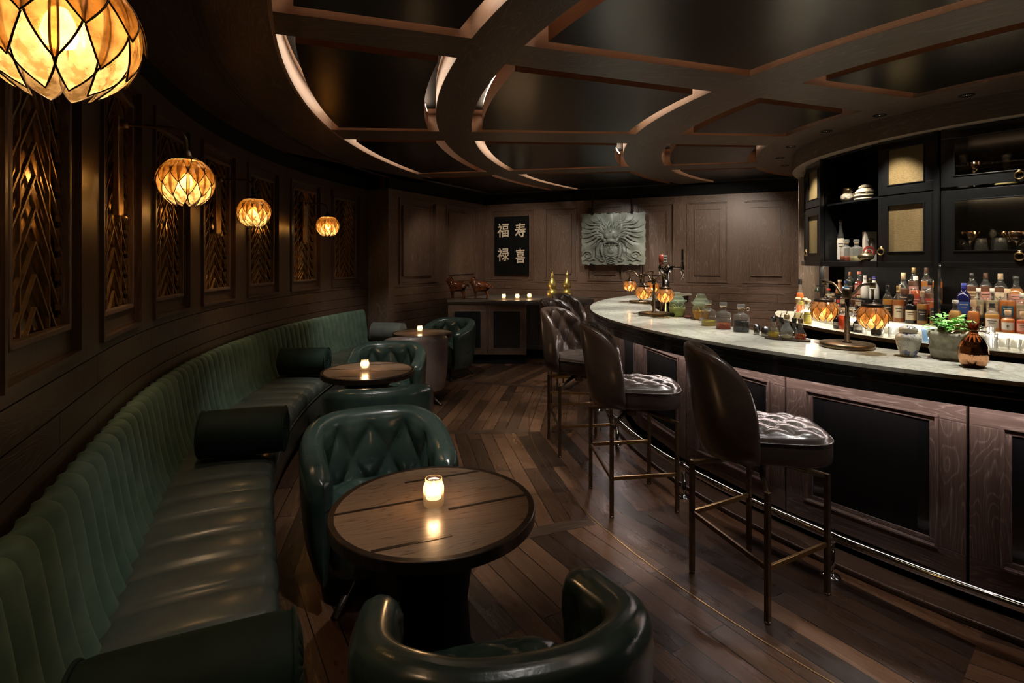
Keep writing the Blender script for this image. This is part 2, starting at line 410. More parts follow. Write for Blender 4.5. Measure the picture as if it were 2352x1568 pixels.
def brickfloor():
    t = NT('floor_planks')
    tc = t.new('ShaderNodeTexCoord'); uv = tc.outputs['UV']
    b = t.new('ShaderNodeTexBrick'); b.offset = .37; b.inputs['Scale'].default_value = 1; b.inputs['Brick Width'].default_value = 1.15
    b.inputs['Row Height'].default_value = .108; b.inputs['Mortar Size'].default_value = .0028; b.inputs['Bias'].default_value = 0
    b.inputs['Color1'].default_value = (0, 0, 0, 1); b.inputs['Color2'].default_value = (1, 1, 1, 1); b.inputs['Mortar'].default_value = (.5, .5, .5, 1)
    t.l(uv, b.inputs[0])
    def sc(v):
        mp = t.new('ShaderNodeMapping'); mp.inputs['Scale'].default_value = v
        ad = t.new('ShaderNodeVectorMath'); ad.operation = 'MULTIPLY_ADD'; t.l(b.outputs[0], ad.inputs[0]); ad.inputs[1].default_value = (7, 5, 3); t.l(uv, ad.inputs[2])
        t.l(ad.outputs[0], mp.inputs['Vector']); return mp.outputs[0]
    rings = t.math('PINGPONG', t.math('MULTIPLY', t.noise(sc((.8, 6, 1)), 1.4, 2, .5, .6), 20), .5)
    line = t.ramp(rings, .25, .5); pore = t.ramp(t.noise(sc((5, 230, 1)), 1, 3, .6), .35, .72)
    f = t.math('MULTIPLY', t.math('ADD', t.math('MULTIPLY', line, .5), .35), pore)
    c0 = t.mix(b.outputs[0], (.016, .009, .006), (.10, .048, .024))
    c1 = t.mix(b.outputs[0], (.05, .029, .018), (.22, .125, .07))
    col = t.mix(f, c0, c1)
    col = t.mix(t.ramp(t.noise(sc((2, 3, 1)), 1.2, 4), .45, .75), col, (.12, .09, .06), 'MIX') if 0 else col
    col = t.mix(b.outputs['Fac'], col, (.006, .004, .003)); t.l(col, t.b.inputs['Base Color'])
    wear = t.ramp(t.noise(sc((1.5, 5, 1)), 2, 4), .3, .7)
    t.l(t.math('ADD', t.math('MULTIPLY', wear, .20), .22), t.b.inputs['Roughness']); t.set(Specular_IOR_Level=.5)
    h = t.math('SUBTRACT', t.math('MULTIPLY', f, .4), t.math('MULTIPLY', b.outputs['Fac'], 2)); t.bump(h, .35, .002); return t.m
FLOOR = brickfloor()
FEDGE = [-100.2, -80.6, -61, -41, -21.1, -1.6, 18, 37.6, 57, 76.6]
fl = M()
def zone(r0, r1, t0, t1, nr=2):
    n = max(2, int((t1-t0)/2)); tm = R_((t0+t1)/2); tx, ty = sin(tm), cos(tm)
    for i in range(n):
        a, b = t0+(t1-t0)*i/n, t0+(t1-t0)*(i+1)/n
        P = [PC(r0, a, 0), PC(r0, b, 0), PC(r1, b, 0), PC(r1, a, 0)][::-1]
        fl.add(P, [(0, 1, 2, 3)], [[(p[0]*tx+p[1]*ty+t0, -p[0]*ty+p[1]*tx) for p in P]])
for a, b in zip(FEDGE, FEDGE[1:]):
    zone(4.94, 9.5, a, b); zone(0.1, 4.94, a, b)
struct('floor', fl, FLOOR)
m = M(); m.prism([(-4, -2), (11, -2), (11, 12), (-4, 12)], -.1, -.004); struct('floor_slab', m, BLK)
fb = M((1, 0, 0))
for a in FEDGE:
    t = R_(a); d = (-cos(t), sin(t)); n = (sin(t), cos(t))
    P = [(CX+d[0]*r+n[0]*o, CY+d[1]*r+n[1]*o, .0012) for r, o in ((4.96, -.05), (9.4, -.05), (9.4, .05), (4.96, .05))]
    fb.add(P, [(0, 1, 2, 3)][::1], [[(0, 0), (0, 4.4), (.1, 4.4), (.1, 0)]])
o = struct('trim_floor_border', fb, OAKD)
bs = M(); A = arc(4.94, -100, 76)
bs.pbox(A, 0, A.len, -.003, .003, -.002, .0022, 's', .15)
struct('trim_floor_inlay', bs, BRASS)

# ---- wainscot of the walls
def boards(P, s0, s1, frames, name, mat=OAK, top=WTOP, grille=False, joint=1.3):
    m = M()
    m.pbox(P, s0, s1, -.14, -.055, 0, ZC+.2)
    m.pbox(P, s0, s1, -.055, -.004, 0, .0)
    zs = [0, .12, .35, .585, .7, .82, .935, 1.05, 1.168]
    for k, (a, b) in enumerate(zip(zs, zs[1:])):
        q = s0; j = joint*(.5 if k % 2 else 1)
        while q < s1-.01:
            e = min(q+j, s1); m.pbox(P, q+.0015, e-.0015, -.055, 0, a+.0025, b-.0025, 's'); q = e; j = joint
    zt, zb = 2.43, 1.21
    q = s0
    for a, b in frames+[(s1, s1)]:
        if a-q > .01: m.pbox(P, q, a, -.055, 0, 1.17, top)
        q = b
        if b > a:
            m.pbox(P, a, b, -.055, 0, 1.17, zb, 's'); m.pbox(P, a, b, -.055, 0, zt, top, 's')
            m.pframe(P, a, b, zb, zt, .016, -.055, .014)
            m.pframe(P, a+.016, b-.016, zb+.016, zt-.016, .014, -.055, -.012)
            if not grille:
                m.pbox(P, a+.03, b-.03, -.055, -.036, zb+.03, zt-.03)
                w_ = .105
                m.pframe(P, a+w_, b-w_, zb+w_, zt-w_, .012, -.036, -.008)
                m.pbox(P, a+w_+.012, b-w_-.012, -.036, -.026, zb+w_+.012, zt-w_-.012)
    o = struct(name, m, mat, bev=.0018, bseg=1)
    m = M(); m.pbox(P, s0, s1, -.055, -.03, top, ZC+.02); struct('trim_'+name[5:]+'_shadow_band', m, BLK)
    return o
GC = [1.764, .837, -.083, -.993, -1.887, -2.781, -3.73, -4.65]
GH = .243
boards(WL, -6.3, 2.29, [(c-GH-.085, c+GH+.085) for c in sorted(GC)], 'wall_left', OAKD, grille=True, joint=.9)
boards(W2, 0, W2.len, [(.22, 1.08), (1.35, 2.3)], 'wall_corner', OAK)
boards(WB, 0, WB.len, [(.12, .92), (1.12, 1.70), (1.88, 2.455), (2.67, 3.25), (3.44, 4.02), (4.22, 4.84)], 'wall_back', OAK, joint=.78)
wp = Path([(-2.06, 7.46), (-1.687, 7.26)], False)
m = M(); m.pbox(wp, 0, wp.len, -.12, 0, 0, WTOP); struct('wall_pilaster_left', m, OAKP, bev=.003)
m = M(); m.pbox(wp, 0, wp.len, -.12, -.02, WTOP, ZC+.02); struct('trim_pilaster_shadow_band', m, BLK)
# walls behind and beside the camera that close the room
m = M(); m.box((2, -1.25, 1.45), (7, .1, 2.9)); struct('wall_front', m, OAKD)
m = M(); m.box((8.3, 3, 1.45), (.1, 9, 2.9)); struct('wall_right', m, OAKD)
m = M(); m.pbox(WL, 0-6.6, -6.3, -.14, 0, 0, ZC); struct('wall_left_end', m, OAKD)

# grille units set into the recesses of the left wall
def grille_unit(c):
    p = WL.at(c, -.03); n = WL.nr(c); rz = atan2(n[0], -n[1])    # local x along the wall, local -y to the room
    ang = atan2(WL.at(c+.05, 0)[1]-WL.at(c-.05, 0)[1], WL.at(c+.05, 0)[0]-WL.at(c-.05, 0)[0])
    return p, ang
ORD = ['first', 'second', 'third', 'fourth', 'fifth', 'sixth', 'seventh', 'eighth']
def mk_grille():
    t = thing('chevron_screen', (0, 0, 0), 'x', 'wall screen', 0, 'brass chevron screens along the banquette wall')
    Z0, Z1 = 1.325, 2.325
    m = M()                                     # wooden surround
    for a, b, z0, z1 in ((-GH-.058, GH+.058, 1.225, Z0-.014), (-GH-.058, GH+.058, Z1+.014, 2.415)):
        m.box(((a+b)/2, 0, (z0+z1)/2), (b-a, .03, z1-z0))
    for sx in (-1, 1): m.box((sx*(GH+.036), 0, (Z0+Z1)/2), (.044, .03, Z1-Z0+.03))
    mk('surround', m, OAKD, t, bev=.002)
    m = M()
    for sx in (-1, 1): m.box((sx*(GH+.003), -.012, (Z0+Z1)/2), (.022, .036, Z1-Z0+.036))
    for z in (Z0-.007, Z1+.007): m.box((0, -.012, z), (2*GH+.028, .036, .022))
    mk('frame', m, OAK, t, bev=.004)
    m = M(); m.box((0, .014, (Z0+Z1)/2), (2*GH, .008, Z1-Z0)); mk('backing', m, BACKM, t)
    m = M(); pit = .1; k = Z0-.02
    def bar(x0, z0, x1, z1, w_=.009):
        zc = [(x0, z0), (x1, z1)]
        if z0 > Z1 and z1 > Z1 or z0 < Z0 and z1 < Z0: return
        (x0, z0), (x1, z1) = zc
        if z0 != z1:
            for L, s_ in ((Z1, 1), (Z0, -1)):
                if (z0-L)*s_ > 0: x0 += (x1-x0)*(L-z0)/(z1-z0); z0 = L
                if (z1-L)*s_ > 0: x1 = x0+(x1-x0)*(L-z0)/(z1-z0); z1 = L
        l = sqrt((x1-x0)**2+(z1-z0)**2)
        if l < .006: return
        m.box(((x0+x1)/2, -.003, (z0+z1)/2), (w_, .010, l), 0, Matrix.Rotation(atan2(x1-x0, z1-z0), 3, 'Y'))
    z = k
    while z < Z1+.36:
        for sx in (-1, 1):
            bar(0, z, sx*.118, z-.135); bar(sx*.118, z-.135, sx*.118, z-.205); bar(sx*.118, z-.205, sx*GH, z-.345)
            bar(sx*.205, z-.05, sx*.205, z-.125); bar(sx*.205, z-.05, sx*GH, z-.11)
        z += pit
    mk('chevron_grille', m, GRILLE, t)
    return t
g0 = mk_grille()
for k, c in enumerate(GC):
    g = g0 if k == 0 else copyt(g0); p, a = grille_unit(c)
    g.location = (p[0], p[1], 0); g.rotation_euler = (0, 0, a)
    g['label'] = ['brass chevron wall screen nearest the pilaster, beyond the farthest wall lamp', 'brass chevron wall screen behind the bracket of the farthest wall lamp',
                  'brass chevron wall screen just beyond the middle wall lamp', 'brass chevron wall screen behind the bracket of the middle wall lamp',
                  'brass chevron wall screen behind the large round wall lamp shade', 'dim brass chevron wall screen behind the bracket of the large wall lamp',
                  'wide brass chevron wall screen at far left glowing with lamp reflections', 'brass chevron wall screen beside the cropped lamp at the left edge'][k]

# ================================================================ CEILING
B1N, B1F = (2.81, .333), (3.115, .36); B2N, B2F = (4.76, .06), (5.13, .07); B3N, B3F = (6.81, -.2), (7.1, -.18)
def clip(poly, a, b, keep):          # keep 'up' : y > a+bx
    s_ = 1 if keep == 'up' else -1; f = lambda p: s_*(p[1]-a-b*p[0]); out = []
    for i in range(len(poly)):
        p, q = poly[i], poly[(i+1) % len(poly)]; fp, fq = f(p), f(q)
        if fp >= 0: out.append(p)
        if fp*fq < 0: k = fp/(fp-fq); out.append((p[0]+(q[0]-p[0])*k, p[1]+(q[1]-p[1])*k))
    return out
def lim(r0, r1, t0=-70, t1=62, n=88):
    return [PC(r1, t0+(t1-t0)*i/n) for i in range(n+1)]+[PC(r0, t1-(t1-t0)*i/n) for i in range(n+1)]
L1 = (7.37+1.42*1.771, 1.771); L2 = (9.21-.12, -.435)
ROWS = [(None, B1N), (B1F, B2N), (B2F, B3N), (B3F, 'end')]
COLS = [(5.75, 6.69), (3.98, 5.46), (2.57, 3.57)]
def cellpoly(r0, r1, row, g=0):
    lo, hi = row; p = lim(r0+g, r1-g)
    sh = lambda L, d: (L[0]+d*sqrt(1+L[1]**2), L[1])
    p = clip(p, *(sh(lo, g) if lo else (-.95+g, 0)), 'up')
    if hi == 'end':
        p = clip(p, *sh(L1, -g), 'down'); p = clip(p, *sh(L2, -g), 'down')
    else: p = clip(p, *sh(hi, -g), 'down')
    q = []
    for v in p:
        if not q or math.dist(v, q[-1]) > .004: q.append(v)
    if len(q) > 2 and math.dist(q[0], q[-1]) < .004: q.pop()
    return q
LEDA = emis('led_outer_coffers', (1, .76, .55), 62); LEDB = emis('led_inner_coffers', (1, .62, .38), 16)
for ci, (r0, r1) in enumerate(COLS):
    for ri, row in enumerate(ROWS):
        if ri == 3: r1_ = 7.6 if ci == 0 else r1
        else: r1_ = r1
        p = cellpoly(r0, r1_, row, .09)
        if len(p) < 3: continue
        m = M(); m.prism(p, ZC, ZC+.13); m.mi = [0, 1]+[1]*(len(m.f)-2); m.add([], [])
        o = mk('ceiling_panel', m, [PANEL, OAKO]); o['kind'] = 'structure'
        p = cellpoly(r0, r1_, row, .094)
        m = M(); n = len(p)
        cx_, cy_ = sum(v[0] for v in p)/n, sum(v[1] for v in p)/n
        for i in range(n):
            A_, B_ = p[i], p[(i+1) % n]; l = math.dist(A_, B_)
            if l < .01: continue
            nx, ny = (B_[1]-A_[1])/l, -(B_[0]-A_[0])/l
            ar = sum(p[k][0]*p[(k+1) % n][1]-p[(k+1) % n][0]*p[k][1] for k in range(n)) if i == 0 else ar
            if ar > 0: nx, ny = -nx, -ny
            z = ZC+.152; w_ = .014
            rr = math.hypot((A_[0]+B_[0])/2-CX, (A_[1]+B_[1])/2-CY); m.m = 0 if l < .22 and (ci == 0 or (ci == 1 and (rr > 5 or ri in (1, 2)))) else 1
            m.add([A_+(z,), B_+(z,), (B_[0]+nx*w_, B_[1]+ny*w_, z), (A_[0]+nx*w_, A_[1]+ny*w_, z)], [(0, 1, 2, 3)])
        struct('ceiling_led_strip', m, [LEDA, LEDB])
def ring(r0, r1, z0, z1, t0, t1, name, mat, n=90, bev=0):
    m = M(); P = arc((r0+r1)/2, t0, t1, n); h = (r1-r0)/2
    m.pbox(P, 0, P.len, -h, h, z0, z1, 's', P.len/n); return struct(name, m, mat, bev=bev)
OS = [OAKC, OAKL]; OS2 = [OAKC, OAKO]  # cross beam sides take a darker wood in place of weaker slot light
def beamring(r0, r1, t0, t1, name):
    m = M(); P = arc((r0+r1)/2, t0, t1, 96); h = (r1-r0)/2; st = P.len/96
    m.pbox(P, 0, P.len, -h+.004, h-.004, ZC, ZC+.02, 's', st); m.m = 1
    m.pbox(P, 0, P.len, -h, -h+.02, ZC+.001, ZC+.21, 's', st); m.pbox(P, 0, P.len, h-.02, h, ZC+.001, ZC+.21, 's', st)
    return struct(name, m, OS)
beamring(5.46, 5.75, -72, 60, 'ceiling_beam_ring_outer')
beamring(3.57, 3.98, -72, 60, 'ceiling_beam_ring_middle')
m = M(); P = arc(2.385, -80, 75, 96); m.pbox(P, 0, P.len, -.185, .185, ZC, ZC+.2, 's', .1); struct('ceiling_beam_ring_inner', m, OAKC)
m = M(); P = arc(1.75, -85, 80, 96); m.pbox(P, 0, P.len, -.45, .45, WTOP, ZC+.2, 's', .1); struct('ceiling_bulkhead', m, OAKP)
for k, (A_, B_) in enumerate(((B1N, B1F), (B2N, B2F), (B3N, B3F))):
    p = [(-2.2, A_[0]-2.2*A_[1]), (4.4, A_[0]+4.4*A_[1]), (4.4, B_[0]+4.4*B_[1]), (-2.2, B_[0]-2.2*B_[1])]
    # keep the cross beams outside of the inner ring
    q = lim(2.3, 8); q = clip(q, *A_, 'up'); q = clip(q, *B_, 'down')
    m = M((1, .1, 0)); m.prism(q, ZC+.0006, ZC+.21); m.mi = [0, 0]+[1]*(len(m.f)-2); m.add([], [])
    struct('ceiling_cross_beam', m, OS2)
# soffit between outer ring and the curved wall, with moulding lines
m = M(); P = arc(8.1, -80, 24, 110); m.pbox(P, 0, P.len, -1.41, 1.41, ZC, ZC+.21, 's', P.len/110); struct('ceiling_soffit_left', m, [OAKC])
m = M(); P = arc(6.70, -80, 22, 100); m.pbox(P, 0, P.len, -.006, .012, ZC-.001, ZC+.215, 's', P.len/100); struct('ceiling_soffit_edge', m, OAKL)
for off in (.30, .325, .35):
    m = M(); m.pbox(WL, -6.3, 2.3, off, off+.014, ZC-.008, ZC+.01, 's'); struct('trim_soffit', m, OAKD)
def beyond(L, keep, name, L_=None):
    q = lim(2.0, 9.8, -20, 80); q = clip(q, *L, 'up')
    if L_: q = clip(q, *L_, keep)
    m = M(); m.prism(q, ZC, ZC+.2); struct(name, m, BLK)
beyond(L1, 'down', 'ceiling_margin_corner'); beyond(L2, 'down', 'ceiling_margin_back', (L1[0]+.0, L1[1]))
m = M(); m.prism([(-5, -2), (12, -2), (12, 12), (-5, 12)], ZC+.2, ZC+.26); struct('ceiling', m, BLK)
m = M(); P = arc(2.155, -80, 75, 96); m.pbox(P, 0, P.len, -.049, .049, WTOP-.006, WTOP-.0005, 's', .1); struct('ceiling_bulkhead_bounce_strip', m, wood('oak_painted_bounce', (.30, .24, .18), (.5, .42, .34), .5, ring=10))  # paler wood strip painted in for bounce light under the bulkhead
# downlights
def mk_dl():
    t = thing('downlight', (0, 0, 0), 'x', 'downlight', 0, 'downlights in the curved beam over the back bar')
    m = M(); m.lathe([(.045, 0), (.045, -.004), (.034, -.004), (.026, .012)], 28, cap=False); mk('bezel', m, BLK, t)
    m = M(); m.lathe([(.026, .012), (.02, .004), (.0, .0)], 20, cap=False); mk('lens', m, emis('downlight_lens', (1, .9, .75), 5), t)
    return t
d0 = mk_dl()
for k, a in enumerate(DL):
    d = d0 if k == 0 else copyt(d0); d.location = PC(2.33, a, ZC-.0005)
    d['label'] = 'small round recessed downlight in the curved ceiling beam, '+ORD[k]+' from the right'
# pilaster that carries the arch, at the right end of the back wall
m = M(); m.box((3.60, 6.36, WTOP/2), (.31, .34, WTOP), R_(-28)); struct('wall_pilaster_right', m, OAKP, bev=.004)
m = M(); P = Path([(3.7, 6.58), (4.05, 7.5)], False); m.pbox(P, 0, P.len, 0, .12, 0, WTOP); struct('wall_return', m, OAKP)
# ================================================================ BANQUETTE
S0 = -6.1; SE = S0+.105*78
bq = thing('banquette', (0, 0, 0), 'long curved dark green leather banquette with channelled velvet back along the panelled wall', 'banquette')
RW = .105
def prof(pts, v):
    k = v*(len(pts)-1); i = min(int(k), len(pts)-2); f = k-i; a, b = pts[i], pts[i+1]
    return (a[0]+(b[0]-a[0])*f, a[1]+(b[1]-a[1])*f)
BP = [(.014, .852), (.026, .872), (.045, .878), (.068, .868), (.082, .84), (.09, .80), (.10, .74), (.108, .68), (.117, .62), (.128, .56), (.142, .50), (.16, .45), (.17, .42)]
def backf(u, v):
    s_ = S0+(SE-S0)*u; o, z = prof(BP, v)
    b = abs(sin(pi*(s_-S0)/RW))**.5; e = min(1, v*5)*.9+.1
    sl = .05*(v-.5)                       # ribs lean a little
    p = WL.at(s_, max(.012, o+.046*b*e-.022*e)); return (p[0], p[1], z+.006*b*(1 if v < .35 else 0))
NR_ = int((SE-S0)/RW)
SE2 = S0+NR_*RW
m = M()
for r_ in range(int(round((SE-S0)/RW))):
    a_ = r_*RW/(SE-S0); b_ = min(1, (r_+1)*RW/(SE-S0)); m.grid(lambda u, v: backf(a_+(b_-a_)*u, v), 8, 26, uvf=lambda u, v: (u*.1+r_*.1, v*.5))
mk('backrest', m, VELVET, bq)
SP = [(.14, .40), (.15, .432), (.19, .452), (.28, .462), (.40, .466), (.52, .464), (.60, .456), (.637, .44), (.652, .41), (.655, .38), (.65, .352), (.63, .34)]
def seatf(u, v):
    s_ = S0+(SE-S0)*u; o, z = prof(SP, v); b = abs(sin(pi*(s_-S0)/.21))**.4
    k = max(0, min(1, (v-.08)*8))*max(0, min(1, (.98-v)*12)); return WL.at(s_, o+.014*(b-1)*(v > .6)*k)+(z+.022*(b-1)*k,)
m = M(); m.grid(seatf, int((SE-S0)/.21)*10, 33); mk('seat', m, GREENS, bq)
m = M(); n = 200
def basef(u, v):
    o, z = prof([(.60, .345), (.643, .34), (.64, .28), (.632, .2), (.62, .1), (.6, .1)], v); return WL.at(S0+(SE-S0)*u, o)+(z,)
m.grid(basef, 120, 10); m.g = (0, 0, 1)
e = [WL.at(SE, o)+(z,) for o, z in ((.02, .1), (.62, .1), (.65, .4), (.15, .45), (.02, .85))]; m.add(e, [(0, 1, 2, 3, 4)])
mk('base', m, GREENS, bq)
m = M()
m.tube([WL.at(S0+(SE-S0)*i/160, .648)+(.343,) for i in range(161)], .0055, 6); mk('piping', m, GREENS, bq)
m = M(); m.pbox(WL, S0, SE, .1, .56, 0, .1); mk('plinth', m, BLK, bq)

def mk_bolster(mat, big=1):
    t = thing('bolster_cushion', (0, 0, 0), 'x', 'cushion', 0, None); r = .125*big; L = .212
    m = M(); P = []
    for k in range(13): P.append((r*(1+.012*sin(pi*k/12)), -L+.0+2*L*k/12))
    prof_ = [(r-.006, -L)]+P[1:-1]+[(r-.006, L)]
    m.T = Matrix.Rotation(pi/2, 4, 'Y'); m.lathe(prof_, 40, cap=False); mk('cover', m, mat, t)
    for sx in (-1, 1):
        m = M(); m.T = Matrix.Rotation(pi/2, 4, 'Y')
        def cap(u, v):
            a = 2*pi*u; rr = (r-.006)*(1-v); q = .004*sin(a*26)*sin(pi*min(1, v*1.3)); return (rr*cos(a), rr*sin(a), sx*(L+.018*sin(pi*v*.5)**.6-.022*max(0, v-.75)*4+q))
        m.grid(cap, 104, 8, cu=True); m.lathe([(.0, sx*L), (.011, sx*(L+.002)), (.009, sx*(L+.012)), (0, sx*(L+.015))], 12, cap=False); mk('end_cap', m, mat, t)
        m = M(); m.tube([(sx*(L-.001), (r-.002)*cos(a), (r-.002)*sin(a)) for a in [2*pi*i/48 for i in range(48)]], .0055, 6, closed=True); mk('piping', m, mat, t)
    return t
bo = mk_bolster(BOLST)
def bol(o, x, y, z, ang, label):
    o.location = (x, y, z); o.rotation_euler = (0, 0, ang); o['label'] = label; return o
bol(bo, -.70, 1.155, .597, R_(24), 'large dark green velvet bolster cushion cropped by the bottom edge of the picture')
bol(copyt(bo), -1.49, 2.96, .597, R_(16), 'dark green velvet bolster cushion lying across the seat beside the nearest table')
bol(copyt(bo), -1.955, 5.02, .597, R_(4), 'dark green velvet bolster cushion by the middle candle table')
b3 = mk_bolster(BOLSTG, .95); bol(b3, -1.66, 7.14, .591, R_(-12), 'small grey green bolster cushion at the far end of the banquette')

# ================================================================ TABLES AND CANDLES
def mk_table():
    t = thing('cocktail_table', (0, 0, 0), 'x', 'table', 0, 'round cocktail tables along the banquette'); r = .375; h = .645
    m = M((1, .3, 0)); m.lathe([(.0, h-.001), (r-.024, h-.001)], 72, cap=False, sm=False); m = M(nrm((1, .42, 0)))
    n = 72; V = [((r-.022)*cos(2*pi*i/n), (r-.022)*sin(2*pi*i/n), h-.0015) for i in range(n)]; m.add(V, [tuple(range(n))]); mk('table_top', m, TABLEW, t)
    m = M(); m.lathe([(r-.024, h-.03), (r-.024, h), (r-.004, h), (r, h-.004), (r, h-.042), (r-.006, h-.046), (0, h-.046)], 96, cap=False, sm=False); mk('rim', m, DBRONZE, t, bev=.0015)
    d = nrm((1, .42, 0)); q = (-d[1], d[0])
    for off, a, b in ((.06, -.40, -.02), (.235, -.06, .26), (-.055, .04, .42), (-.235, -.26, .0)):
        a = max(a, -sqrt((r-.02)**2-off**2)); b = min(b, sqrt((r-.02)**2-off**2)); c = (a+b)/2
        m = M(); m.box((d[0]*c+q[0]*off, d[1]*c+q[1]*off, h-.001), (b-a, .014, .0016), atan2(d[1], d[0])); mk('inlay', m, DBRONZE, t)
    m = M(); m.lathe([(.21, h-.048), (.20, h-.07), (.15, h-.16), (.125, .3), (.14, .12), (.2, .03), (.21, .0)], 40); mk('pedestal', m, BLK, t)
    return t
T = [(-.29, 1.97, R_(0), 'nearest round wooden cocktail table with dark inlaid stripes and a glowing candle'), (-1.185, 4.385, R_(-14), 'round wooden cocktail table in the middle of the row beside the bolster'),
     (-1.12, 6.66, R_(-20), 'farthest round wooden cocktail table beside the grey bolster')]
t0 = mk_table()
for k, (x, y, a, lb) in enumerate(T):
    t = t0 if k == 0 else copyt(t0); t.location = (x, y, 0); t.rotation_euler = (0, 0, a); t['label'] = lb
FROST = NT('frosted_candle_glass')
def _fr():
    t = FROST; tl = t.new('ShaderNodeBsdfTranslucent'); tl.inputs[0].default_value = (.42, .33, .22, 1); tr = t.new('ShaderNodeBsdfTransparent'); tr.inputs[0].default_value = (1, .93, .82, 1)
    m = t.new('ShaderNodeMixShader'); m.inputs[0].default_value = .55; t.l(tl.outputs[0], m.inputs[1]); t.l(tr.outputs[0], m.inputs[2])
    gl = t.new('ShaderNodeBsdfGlossy'); gl.inputs['Roughness'].default_value = .2; m2 = t.new('ShaderNodeMixShader'); m2.inputs[0].default_value = .1
    t.l(m.outputs[0], m2.inputs[1]); t.l(gl.outputs[0], m2.inputs[2]); t.l(m2.outputs[0], t.o.inputs[0]); return t.m
_fr(); FROST = FROST.m
WAX = emis('glowing_wax', (1, .68, .38), 3.2); FLAME = emis('flame', (1, .72, .4), 60)
def mk_candle():
    t = thing('candle_jar', (0, 0, 0), 'x', 'candle')
    m = M(); m.lathe([(.0, .0), (.034, .0), (.0375, .006), (.0375, .066), (.034, .078), (.0305, .083), (.031, .098), (.0285, .098), (.0282, .084)], 60, cap=False, ribs=(30, .012)); mk('glass', m, FROST, t)
    m = M(); m.lathe([(.0, .026), (.028, .026), (.030, .052), (.0, .054)], 24, cap=False); mk('wax', m, WAX, t)
    m = M(); m.lathe([(.0, .055), (.008, .062), (.007, .072), (.0, .088)], 12, cap=False); mk('flame', m, FLAME, t)
    return t
cd0 = mk_candle(); first = True
W3 = [(-.29, 1.97, .645, 1, 'lit candle in ribbed glass jar on the nearest round table'), (-1.205, 4.36, .645, .9, 'lit candle in a glass jar on the middle round table'), (-1.15, 6.64, .645, .9, 'lit candle in a glass jar on the farthest round table'),
      (-.125, 8.02, .957, .85, 'leftmost of the three glowing candles on the sideboard'), (.08, 8.03, .957, .85, 'middle one of the three glowing candles on the sideboard'), (.265, 8.15, .957, .85, 'rightmost of the three glowing candles on the sideboard')]
for k, (x, y, z, sc, lb) in enumerate(W3):
    c = cd0 if k == 0 else copyt(cd0); c.location = (x, y, z); c.scale = (sc,)*3; c['label'] = lb; c['group'] = 'candles on the sideboard' if k > 2 else 'candles on the round tables'
    light('candle_light', 'POINT', (x, y, z+.075*sc), 2.4, (1, .6, .3), shadow_soft_size=.02)

